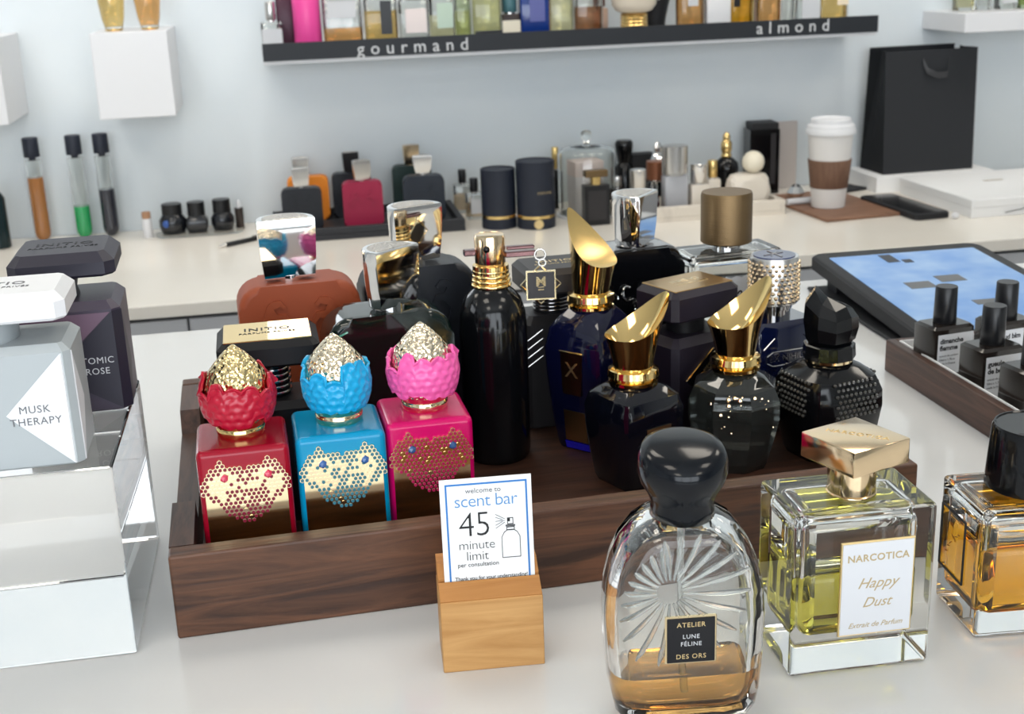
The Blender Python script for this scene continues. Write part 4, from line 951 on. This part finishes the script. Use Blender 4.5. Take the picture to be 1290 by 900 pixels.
# small perfume bottles left of the black canisters
def simple_bottle(lab, x, y, z, w_, d_, h_, body_m, cap_w, cap_h, cap_m, liquid=None, lf=0.0, label=None, lab_m=None, group=None, rz=0, rnd_=False, capshape='cyl', name='perfume_bottle', neck=.004, lab_y=None):
    t = thing(name, lab, 'perfume bottle', (x, y, z), rz, group)
    o = (lambda k: ngon(28, w_/2*k)) if rnd_ else (lambda k: rrect(w_*k, d_*k if d_ else w_*k, .0035, 3))
    if liquid:
        bm = B(); stack(bm, [(0, o(.96)), (.0015, o(1)), (h_-.003, o(1)), (h_, o(.90))])
        oi = (lambda k: ngon(28, (w_/2-.003)*k)) if rnd_ else (lambda k: rrect((w_-.006)*k, (d_-.006)*k, .003, 3))
        stack(bm, [(.007, oi(.95)), (.009, oi(1)), (h_-.006, oi(1)), (h_-.004, oi(.9))], flip=True)
        fin('glass_body', bm, body_m, t, smooth=40, recalc=False)
        bm = B(); ol = (lambda k: ngon(28, (w_/2-.0029)*k)) if rnd_ else (lambda k: rrect((w_-.0058)*k, (d_-.0058)*k, .003, 3))
        stack(bm, [(.0069, ol(.95)), (.009, ol(1)), (.009+(h_-.016)*lf, ol(1))]); fin('liquid', bm, liquid, t, smooth=40)
    else:
        bm = B(); stack(bm, [(0, o(.96)), (.0015, o(1)), (h_-.003, o(1)), (h_, o(.90))]); fin('body', bm, body_m, t, smooth=40)
    if cap_w:
        bm = B(); lathe(bm, [(cap_w*.36, h_-.0005), (cap_w*.36, h_+neck)], 20); fin('neck', bm, M['silver'], t, smooth=40)
        bm = B()
        if capshape == 'cyl': lathe(bm, [(cap_w/2*.95, h_+neck-.001), (cap_w/2, h_+neck), (cap_w/2, h_+neck+cap_h-.001), (cap_w/2*.94, h_+neck+cap_h)], 28)
        elif capshape == 'ball': sphere(bm, (0, 0, h_+neck+cap_w/2-.001), cap_w/2, 18, 12)
        else: box(bm, -cap_w/2, cap_w/2, -cap_w*.35, cap_w*.35, h_+neck, h_+neck+cap_h, .001, 1)
        fin('cap', bm, cap_m, t, smooth=40)
    if label:
        x0, x1, z0, z1 = label
        yy = -(d_ if d_ else w_)/2
        bm = B()
        if rnd_:
            R_ = w_/2+.0003; a0, a1 = math.asin(max(-.98, x0/R_)), math.asin(min(.98, x1/R_)); pts = [(R_*math.sin(a0+(a1-a0)*i/8), -R_*math.cos(a0+(a1-a0)*i/8)) for i in range(9)]
            pts2 = [(px*.98, py*.98) for px, py in reversed(pts)]
            stack(bm, [(z0, pts+pts2), (z1, pts+pts2)])
        else: box(bm, x0, x1, yy-.0006, yy+.0002, z0, z1)
        fin('label', bm, lab_m or M['label_white'], t)
    return t
M['peach_liq'] = glass('peach_liquid', (.92, .70, .50), .02, 1.36); M['honey_liq'] = glass('honey_liquid', (.88, .60, .22), .02, 1.36); M['brown_liq'] = glass('brown_liquid', (.52, .26, .14), .02, 1.36)
M['lemon_liq'] = glass('lemon_liquid', (.92, .86, .55), .02, 1.36); M['clear_liq'] = glass('clear_liquid', (.93, .93, .92), .02, 1.36); M['orange2_liq'] = glass('orange_liquid_shelf', (.90, .48, .18), .02, 1.36)
simple_bottle('small peach perfume bottle with black cap and white label left of the black canisters', .3400, 2.370, ZB, .034, .024, .050, M['glass_back'], .016, .024, M['black_plastic'], M['peach_liq'], .7, (-.008, .017, .012, .040))
simple_bottle('small peach perfume bottle with black cap standing by the wall', .3280, 2.440, ZB, .036, .024, .056, M['glass_back'], .015, .024, M['black_plastic'], M['peach_liq'], .7)
def canister(lab, x, y, r, h_, emblem):
    t = thing('canister', lab, 'canister', (x, y, ZB), 0, 'black canisters with gold bands')
    bm = B(); lathe(bm, [(r-.001, 0), (r, .001), (r, .0190)], 44); fin('base', bm, M['navy_matte'], t, smooth=40)
    bm = B(); lathe(bm, [(r-.0004, .0190), (r-.0004, .0245)], 44); fin('gold_band', bm, M['gold_satin'], t, smooth=40)
    bm = B(); lathe(bm, [(r, .0245), (r, h_-.001), (r-.001, h_), (r-.0022, h_), (r-.0025, h_-.002), (0, h_-.002)], 44); fin('lid', bm, M['navy_matte'], t, smooth=40)
    if emblem:
        bm = B(); o_ = ngon(24, .0085); prism_y(bm, [(px-.002, pz+.0102) for px, pz in o_], -r-.0006, -r+.001); fin('round_emblem', bm, M['gold_print'], t)
        txt('PERFUME', .0065, M['ink_gold'], t, (.010, -r-.0003+.0018, .066), rot=(PI/2, 0, .25), space=1.1)
canister('shorter black canister with gold band, without emblem', .3720, 2.282, .0315, .1080, False)
canister('taller black canister with gold band and round emblem', .4370, 2.262, .0350, .1215, True)
simple_bottle('slim black bottle with gold cap left of the glass cloche', .5080, 2.420, ZB, .016, .016, .075, M['black'], .013, .040, M['gold_satin'])
# glass cloche
t = thing('glass_cloche', 'clear glass cloche with round knob standing left of the marble tray', 'cloche', (.5490, 2.330, ZB))
bm = B(); R_ = .054
lathe(bm, [(R_, .006), (R_, .118), (.050, .126), (.030, .131), (.008, .133), (.0045, .138), (.009, .144), (.0105, .151), (.008, .158), (0, .161)], 40)
lathe(bm, [(R_-.002, .0062), (R_-.002, .1165), (.048, .124), (.029, .129), (0, .1295)], 40, flip=True); fin('glass_dome', bm, M['glass_back'], t, smooth=50, recalc=False)
bm = B(); lathe(bm, [(.057, 0), (.058, .001), (.058, .0055), (.056, .006)], 40); fin('base_plate', bm, M['white_plastic'], t, smooth=40)
t = thing('gift_box', 'pale pink box under the glass cloche', 'box', (.5450, 2.325, ZB+.0062), 8)
bm = B(); box(bm, -.028, .028, -.022, .022, 0, .072, .001, 1); fin('box_body', bm, mat('pale_card', (222, 216, 216), .6), t)
bm = B(); box(bm, -.0285, .0285, -.0225, .0225, .072, .100, .001, 1); fin('lid', bm, mat('pale_rose_card', (232, 214, 208), .6), t)
# black framed bottle in front of the cloche
t = thing('perfume_bottle', 'black framed flat bottle with bronze bar cap in front of the glass cloche', 'perfume bottle', (.5440, 2.240, ZB), 4)
bm = B(); box(bm, -.024, .024, -.010, .010, 0, .074, .001, 1); bd = fin('body', bm, M['black_plastic'], t)
bm = B(); box(bm, -.017, .017, -.0106, -.0095, .010, .064); fin('inset_panel', bm, M['char'], bd)
bm = B(); lathe(bm, [(.0095, .074), (.0095, .088)], 24); fin('neck', bm, M['gold_satin'], t, smooth=40)
bm = B(); box(bm, -.021, .021, -.009, .009, .0875, .1000, .001, 1); fin('bar_cap', bm, M['bronze'], t)

# marble tray and what stands on it
M['marble'] = add_noise(mat('cream_marble', (226, 218, 206), .25), (226, 218, 206), (206, 198, 188), scale=(1, 1, 1), nscale=9, detail=8, lo=.52, hi=.66, dist=2.5)
t = thing('marble_tray', 'cream marble tray crowded with small perfume bottles', 'tray', (.740, 2.212, ZB), -1)
bm = B(); box(bm, -.155, .155, 0, .170, 0, .008); fin('base', bm, M['marble'], t)
for a in ((-.155, .155, 0, .012), (-.155, .155, .158, .170), (-.155, -.143, .012, .158), (.143, .155, .012, .158)):
    bm = B(); box(bm, *a, .008, .0275, .001, 1); fin('rim', bm, M['marble'], t)
ZM = ZB+.0082
g2 = 'bottles on the marble tray'
simple_bottle('flat silver-capped clear bottle at the front left of the marble tray', .6260, 2.250, ZM, .036, .022, .046, M['glass_back'], .030, .036, M['silver'], M['clear_liq'], .8, group=g2)
simple_bottle('little pink red bottle with clear cap on the marble tray', .6560, 2.246, ZM, .022, .016, .036, M['glass_back'], .012, .024, M['glass_back'], glass('pink_liquid', (.86, .10, .24), .02, 1.36), .8, group=g2)
simple_bottle('grey bottle with tall silver cylinder cap on the marble tray', .6990, 2.262, ZM, .044, .030, .070, mat('pale_grey_body', (176, 178, 184), .3), .048, .050, M['silver'], group=g2)
simple_bottle('black bottle with copper cap behind the pink one on the marble tray', .6800, 2.320, ZM, .034, .026, .050, M['black'], .036, .034, mat('copper_cap', (150, 98, 72), .35, .6), group=g2)
t = simple_bottle('small bottle with sparkling crystal stopper behind the copper cap', .6930, 2.352, ZM, .022, .022, .074, M['gunmetal'], 0, 0, None, group=g2)
bm = B(); lathe(bm, [(.006, .074), (.014, .086), (.010, .096), (.007, .100), (.009, .108), (.004, .118), (0, .120)], 10); fin('crystal_stopper', bm, M['chrome'], t, smooth=20)
simple_bottle('dark round-shouldered bottle with clear stopper on the marble tray', .6080, 2.330, ZM, .034, .030, .040, mat('dark_amber', (40, 28, 26), .2, coat=.6), .016, .018, M['silver'], rnd_=True, group=g2)
lathe_thing('perfume_bottle', 'tall black bottle with rounded capsule cap against the wall', 'perfume bottle', .6480, 2.430, ZB, (('body', [(.017, 0), (.018, .001), (.018, .070), (.011, .080)], M['black']), ('cap', [(.011, .078), (.013, .082), (.0175, .110), (.0175, .118), (.014, .123), (0, .124)], M['black'])))
t = thing('gift_box', 'small black box behind the marble tray next to the capsule-capped bottle', 'box', (.6860, 2.440, ZB), 3)
bm = B(); box(bm, -.024, .024, -.016, .016, 0, .094, .001, 1); fin('box_body', bm, M['black_matte'], t)
simple_bottle('chrome-capped squat bottle at the middle of the marble tray', .7450, 2.262, ZM, .034, .026, .050, M['marble'], .030, .034, M['chrome'], group=g2)
simple_bottle('squat bottle with gold cap next to the chrome one on the marble tray', .7800, 2.286, ZM, .026, .026, .054, M['marble'], .018, .030, M['gold_satin'], group=g2)
lathe_thing('perfume_bottle', 'black flask with tall ornate gold stopper on the marble tray', 'perfume bottle', .8220, 2.330, ZM, (('body', [(.018, 0), (.020, .002), (.021, .040), (.024, .062), (.022, .074), (.012, .084)], M['black']), ('stopper', [(.0085, .083), (.0105, .088), (.0085, .093), (.0105, .100), (.0105, .112), (.0065, .118), (.0075, .124), (.004, .131), (0, .133)], M['gold'])), g2)
t = thing('stone_block', 'rough cream stone block carrying a white ball on the marble tray', 'stone', (.8380, 2.255, ZM), 6)
bm = B(); bmesh.ops.create_icosphere(bm, subdivisions=3, radius=1.0); rnd = random.Random(9)
for v in bm.verts: v.co = Vector((max(-.8, min(.8, v.co.x))*.048, max(-.8, min(.8, v.co.y))*.030, (max(-.75, min(.75, v.co.z))+.75)*.0435))+Vector((rnd.uniform(-1, 1), rnd.uniform(-1, 1), 0))*.0012
fin('stone_body', bm, M['marble'], t, smooth=20)
bm = B(); sphere(bm, (0, 0, .0200), .0205, 24, 16); o = tag(fin('white_ball', bm, mat('ivory_ball', (240, 232, 212), .4), smooth=60), 'ivory white ball resting on the stone block', 'ball'); o.location = (.8480, 2.255, ZM+.0652)
# tall black open box and pale card against the wall
t = thing('gift_box', 'tall glossy black box with open lid against the wall', 'box', (.9340, 2.440, ZB), -4)
bm = B(); box(bm, -.030, .030, -.024, .024, 0, .128, .001, 1); fin('box_body', bm, M['black'], t)
bm = B(); box(bm, -.028, .026, -.030, .020, .128, .142, .002, 1); fin('lid_flap', bm, M['black_matte'], t)
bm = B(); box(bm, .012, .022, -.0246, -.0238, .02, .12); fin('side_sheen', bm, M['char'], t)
bm = B(); box(bm, -.024, .024, -.004, .004, 0, .135, .0008, 1); o = tag(fin('marble_tile', bm, mat('pale_stone', (205, 198, 194), .4)), 'pale stone tile leaning by the tall black box', 'tile'); o.location = (.9950, 2.468, ZB)
# coffee cup on board
t = thing('wooden_board', 'thin brown wooden board under the coffee cup', 'board', (1.000, 2.255, ZB), 5)
bm = B(); box(bm, -.078, .078, -.135, .125, 0, .006, .0015, 1); fin('board_plate', bm, M['board'], t, smooth=30)
ZC = ZB+.0062
t = thing('coffee_cup', 'white takeaway coffee cup with lid and brown sleeve', 'cup', (.9850, 2.225, ZC))
M['cup'] = mat('paper_cup', (224, 222, 220), .5)
bm = B(); lathe(bm, [(.0290, 0), (.0305, .001), (.0412, .140)], 44); fin('cup_wall', bm, M['cup'], t, smooth=40)
bm = B(); lathe(bm, [(.0338, .037), (.0342, .0375), (.0398, .088), (.0392, .089)], 44); fin('sleeve', bm, add_noise(mat('kraft_sleeve', (112, 82, 66), .7), (106, 78, 62), (120, 90, 72), scale=(6, 6, 1), nscale=30), t, smooth=40)
bm = B(); lathe(bm, [(.0420, .134), (.0450, .136), (.0455, .141), (.0445, .144), (.0428, .147), (.0428, .151), (.0405, .153), (.0370, .155), (.0365, .162), (.0345, .1635), (.0310, .160), (0, .160)], 44); fin('lid', bm, M['white_plastic'], t, smooth=40)
bm = B(); box(bm, -.0008, .0008, -.0008, .0008, 0, .0001); bm.free()
t = thing('marker_pen', 'white marker lying on the board left of the coffee cup', 'pen', (.9480, 2.262, ZC+.0062), 4)
bm = B(); bar(bm, (-.030, 0, 0), (.022, 0, 0), .0060, 14); fin('barrel', bm, M['white_plastic'], t, smooth=40)
bm = B(); bar(bm, (.022, 0, 0), (.030, 0, 0), .0050, 14, .0035); fin('cap', bm, M['paper'], t, smooth=40)
t = thing('crystal_stopper', 'small faceted glass stopper behind the white marker', 'glass ornament', (.9640, 2.330, ZC))
bm = B(); lathe(bm, [(.012, 0), (.018, .010), (.010, .022), (.004, .026), (0, .027)], 8); fin('facet_body', bm, M['chrome'], t)
t = thing('notebook', 'small black notebook lying right of the coffee cup', 'notebook', (1.098, 2.410, ZB), 20)
bm = B(); box(bm, -.030, .030, -.036, .036, 0, .0055, .001, 1); fin('cover', bm, M['black_matte'], t)
bm = B(); box(bm, -.028, .0305, -.034, .034, .0012, .0042); fin('pages', bm, M['paper'], t)
t = thing('smartphone', 'black smartphone lying in front of the white boxes', 'phone', (1.112, 2.178, ZB), 4)
bm = B(); stack(bm, [(0, rrect(.066, .200, .010, 4)), (.001, rrect(.070, .204, .010, 4)), (.010, rrect(.070, .204, .010, 4)), (.0115, rrect(.066, .200, .010, 4))]); fin('phone_case', bm, M['black_matte'], t, smooth=40)
bm = B(); stack(bm, [(.0115, rrect(.058, .188, .006, 4)), (.0119, rrect(.058, .188, .006, 4))]); fin('screen', bm, M['black'], t)
bm = B(); sphere(bm, (0, 0, .006), .0062, 14, 10, 1.2, 1, .95); o = tag(fin('earbud', bm, M['white_plastic'], smooth=60), 'tiny white earbud at the phone corner', 'earbud'); o.location = (1.1560, 2.068, ZB)
t = thing('white_box', 'flat white box at the right front of the back counter', 'box', (1.330, 2.195, ZB), 1.5)
bm = B(); box(bm, -.150, .150, -.130, .130, 0, .018, .0008, 1); fin('box_base', bm, M['paper'], t)
bm = B(); box(bm, -.151, .151, -.131, .131, .018, .0330, .0012, 1); fin('lid', bm, M['paper'], t)
bm = B(); box(bm, -.030, .010, .028, .040, .0330, .0333); fin('printed_mark', bm, mat('pale_print', (196, 190, 180), .6), t)
bm = B(); pts = [(-.085+.012*k, -.1318, .0065+.0016*k+(.003 if k == 4 else 0)) for k in range(6)]; tube(bm, pts, .0007, 5); fin('black_cord', bm, M['black_matte'], t)
t = thing('white_box', 'flat white carton under the black paper bag', 'box', (1.262, 2.408, ZB), 0)
bm = B(); box(bm, -.125, .125, -.066, .070, 0, .0315, .001, 1); fin('box_body', bm, M['paper'], t)
# paper bag
M['bag'] = mat('black_paper', (34, 36, 40), .55); M['bag2'] = mat('black_ribbon', (58, 58, 60), .4)
t = thing('paper_bag', 'large black paper shopping bag with ribbon handles standing on a carton', 'bag', (1.258, 2.368, ZB+.0317), 2)
H_ = .238; w0, w1, d0 = .0975, .0985, .098
def panel(pts, th=.0008):
    bm = B(); v = [bm.verts.new(p) for p in pts]; bm.faces.new(v); bmesh.ops.recalc_face_normals(bm, faces=bm.faces[:])
    bmesh.ops.solidify(bm, geom=bm.faces[:], thickness=th); return bm
fin('front_panel', panel([(-w0, 0, 0), (w0, 0, 0), (w1, .012, H_), (-w1, .012, H_)]), M['bag'], t)
fin('back_panel', panel([(-w0, d0, 0), (w0, d0, 0), (w1-.012, d0-.020, H_+.004), (-w1, d0-.020, H_+.004)]), M['bag'], t)
for s in (-1, 1):
    bm = B(); v = [bm.verts.new(p) for p in ((s*w0, 0, 0), (s*w0, d0/2, 0), (s*w0, d0, 0), (s*w1, d0-.020, H_), (s*(w1-.010), d0/2-.004, H_), (s*w1, .012, H_), (s*(w0-.001), d0/2, .06))]
    bm.faces.new((v[0], v[1], v[6])); bm.faces.new((v[1], v[2], v[6])); bm.faces.new((v[2], v[3], v[4], v[6])); bm.faces.new((v[6], v[4], v[5], v[0]))
    bmesh.ops.solidify(bm, geom=bm.faces[:], thickness=.0008); fin('side_gusset', bm, M['bag'], t)
fin('bottom_panel', panel([(-w0, 0, .001), (w0, 0, .001), (w0, d0, .001), (-w0, d0, .001)]), M['bag'], t)
bm = B(); pts = [(-.020, .0085, H_-.022), (-.012, .0045, H_-.040), (.010, .002, H_-.050), (.030, .003, H_-.048), (.034, .0085, H_-.022)]
loft(bm, [[(x, y-.002, z-.006), (x, y-.002, z+.006), (x, y-.0012, z+.006), (x, y-.0012, z-.006)] for x, y, z in pts]); fin('ribbon_handle', bm, M['bag2'], t, smooth=50)

# ================================================================== bottles on the long wall shelf
SZ = 0.145+0.0223; g3 = 'bottles on the long wall shelf'
SX = lambda px: -0.0270+(px-330)*1.1490/773          # shelf front runs from photo column 330 to 1103
def sh(lab, px0, px1, h_, body, cap=None, caph=.02, capw=.5, y=2.385, d_=None, **k):
    w_ = (px1-px0)*1.53e-3; x = SX((px0+px1)/2)*1.012
    return simple_bottle(lab, x, y, SZ, w_, d_ or min(w_, .036), h_, body, w_*capw if cap else 0, caph, cap, group=g3, **k)
GB = M['glass_back']
PRN = mat('shelf_purple', (70, 30, 52), .4); PINK = mat('shelf_pink', (238, 78, 160), .35); ROY = mat('shelf_royal_blue', (20, 52, 126), .2, coat=.6); BWH = mat('shelf_white', (232, 232, 234), .5); BRW = mat('shelf_brown', (96, 62, 50), .3)
sh('small clear bottle with white label at the left end of the long shelf', 331, 355, .050, GB, M['silver'], .030, liquid=M['clear_liq'], lf=.8, label=(-.017, .017, .006, .038))
sh('burgundy bottle tucked behind the white-labelled one on the long shelf', 350, 372, .090, PRN, M['black_plastic'], y=2.425)
sh('hot pink round tube on the long shelf', 369, 401, .110, PINK, rnd_=True)
sh('thick glass bottle with a little orange perfume and white label on the long shelf', 404, 449, .090, GB, M['black_plastic'], liquid=M['orange2_liq'], lf=.34, label=(-.026, .024, .052, .080))
sh('glass bottle of honey perfume with narrow black label on the long shelf', 453, 491, .085, GB, M['gold_satin'], liquid=M['honey_liq'], lf=.75, label=(-.001, .019, .020, .078), lab_m=M['black_plastic'])
sh('clear bottle with pinkish white label on the long shelf', 494, 529, .080, GB, M['silver'], liquid=M['clear_liq'], lf=.7, label=(-.016, .022, .020, .062), lab_m=mat('blush_label', (232, 220, 218), .5))
sh('clear bottle with pale green label on the long shelf', 531, 560, .082, GB, M['silver'], liquid=M['lemon_liq'], lf=.6, label=(-.010, .019, .026, .070), lab_m=mat('mint_label', (190, 210, 194), .5))
sh('slim greenish bottle on the long shelf', 563, 582, .080, glass('green_tint_glass', (.78, .84, .66), .03), M['black_plastic'], y=2.40, liquid=M['lemon_liq'], lf=.7)
t = sh('olive yellow bottle with black band near its foot on the long shelf', 584, 618, .095, GB, M['black_plastic'], liquid=glass('olive_liquid', (.82, .78, .42), .02, 1.36), lf=.9, label=(-.0255, .0255, .011, .018), lab_m=M['black_plastic'])
sh('dark brown bottle with square cream label on the long shelf', 618, 640, .045, mat('shelf_dark', (44, 34, 34), .3), mat('teal_cap', (70, 110, 118), .4), .030, .8, label=(-.0165, .0165, .008, .034), lab_m=mat('cream_label', (232, 224, 204), .5))
sh('royal blue bottle with violet label on the long shelf', 641, 676, .090, ROY, M['silver'], label=(-.010, .018, .030, .075), lab_m=mat('violet_label', (92, 98, 160), .4))
sh('clear bottle with pale gold perfume right of the royal blue one', 678, 707, .085, GB, M['silver'], liquid=M['lemon_liq'], lf=.85)
sh('clear bottle of dark brown perfume on the long shelf', 710, 743, .085, GB, M['black_plastic'], liquid=M['brown_liq'], lf=.62)
sh('small beige bottle beside the gold pedestal bottle', 743, 762, .045, mat('beige_body', (196, 168, 150), .4), BRW, .03, .8, y=2.455)
t = thing('perfume_bottle', 'round white bowl bottle on a ribbed gold pedestal on the long shelf', 'perfume bottle', (SX(783)*1.012, 2.372, SZ), 0, g3)
bm = B(); pr = []
for k in range(6): pr += [(.0240, .0062*k), (.0260, .0062*k+.0031)]
lathe(bm, pr+[(.022, .0372)], 36); fin('gold_pedestal', bm, M['gold_satin'], t, smooth=60)
bm = B(); lathe(bm, [(.022, .037), (.034, .042), (.041, .052), (.043, .070), (.040, .085), (.028, .098), (.012, .104)], 36); fin('bowl', bm, mat('opal_bowl', (226, 214, 196), .15, coat=.5), t, smooth=60)
bm = B(); lathe(bm, [(.012, .104), (.014, .110), (.012, .124), (0, .126)], 24); fin('cap', bm, M['gold_satin'], t, smooth=50)
t = thing('perfume_bottle', 'matte black vase-shaped bottle on the long shelf', 'perfume bottle', (SX(824)*1.012, 2.446, SZ), 0, g3)
bm = B(); lathe(bm, [(.017, 0), (.018, .002), (.021, .025), (.029, .060), (.030, .080), (.022, .100), (.010, .106)], 32); fin('body', bm, M['black_matte'], t, smooth=50)
bm = B(); lathe(bm, [(.010, .105), (.013, .110), (.011, .128), (0, .130)], 24); fin('stopper', bm, M['black_plastic'], t, smooth=50)
bm = B(); torus(bm, (-.002, -.0292, .062), .005, .0012, 'y', 16, 6); fin('emblem_ring', bm, M['silver'], t, smooth=60)
sh('amber orange bottle with small label beside the black vase', 842, 873, .085, GB, M['gold_satin'], liquid=M['orange2_liq'], lf=.9, label=(-.010, .010, .045, .075))
t = sh('plain white box on the long shelf', 876, 907, .100, BWH)
t.name = 'perfume_box'; t['category'] = 'box'
sh('gold yellow bottle with black pattern on the long shelf', 908, 937, .085, glass('gold_tint', (.90, .78, .36), .03), M['gold_satin'], liquid=M['honey_liq'], lf=.8, label=(-.018, -.006, .04, .07), lab_m=M['black_plastic'])
sh('clear bottle of coppery orange perfume on the long shelf', 944, 974, .085, GB, M['black_plastic'], liquid=M['orange2_liq'], lf=.65)
sh('pale grey glass bottle on the long shelf', 976, 997, .085, GB, M['silver'], y=2.40, liquid=M['clear_liq'], lf=.7)
sh('bottle faced with a tall white printed label on the long shelf', 999, 1025, .085, GB, M['silver'], liquid=M['clear_liq'], lf=.5, label=(-.018, .018, .004, .075))
sh('amber bottle with cream label at the right end of the long shelf', 1029, 1062, .085, GB, M['gold_satin'], liquid=M['honey_liq'], lf=.85, label=(.002, .024, .035, .070), lab_m=mat('cream_label2', (238, 222, 196), .5))
# right-hand shelf
SZ2 = .142+.0362; g4 = 'bottles on the right wall shelf'
simple_bottle('clear bottle with gold foot on the right wall shelf', 1.340, 2.42, SZ2, .036, .030, .085, GB, .018, .02, M['gold_satin'], M['lemon_liq'], .3, group=g4)
simple_bottle('slim clear bottle on the right wall shelf', 1.379, 2.42, SZ2, .028, .026, .085, GB, .014, .02, M['silver'], M['clear_liq'], .5, group=g4)
simple_bottle('white jar-shaped bottle on the right wall shelf', 1.424, 2.41, SZ2, .036, .030, .085, GB, .02, .02, M['silver'], M['clear_liq'], .5, (-.016, .016, .012, .070), group=g4)
simple_bottle('green glass bottle at the right edge of the right wall shelf', 1.470, 2.41, SZ2, .044, .032, .085, glass('moss_glass', (.56, .66, .44), .03), .02, .02, M['black_plastic'], M['lemon_liq'], .5, (-.004, .016, .03, .07), group=g4)
# two oval amber bottles on the wall cube
for x, lab, m_ in ((-.2750, 'amber oval bottle with clear side, left one on the wall cube', M['honey_liq']), (-.2150, 'amber orange oval bottle, right one on the wall cube', M['orange2_liq'])):
    t = thing('perfume_bottle', lab, 'perfume bottle', (x, 2.365, .2142), 0, 'oval amber bottles on the wall cube')
    bm = B(); lathe(bm, [(.0135, 0), (.0145, .002), (.0190, .020), (.0225, .050), (.0215, .080), (.0120, .096)], 32); lathe(bm, [(.0110, .008), (.0160, .021), (.0195, .050), (.0185, .078), (.010, .092)], 32, flip=True); fin('glass_body', bm, GB, t, smooth=50, recalc=False)
    bm = B(); lathe(bm, [(.0111, .0079), (.0161, .021), (.0196, .050), (.0186, .074)], 32); fin('liquid', bm, m_, t, smooth=50)
    bm = B(); torus(bm, (0, 0, .0025), .0138, .0018, 'z', 28, 6); fin('gold_foot', bm, M['gold'], t, smooth=60)
    bm = B(); lathe(bm, [(.010, .095), (.012, .097), (.012, .120), (.010, .121)], 28); fin('cap', bm, M['black_plastic'], t, smooth=40)
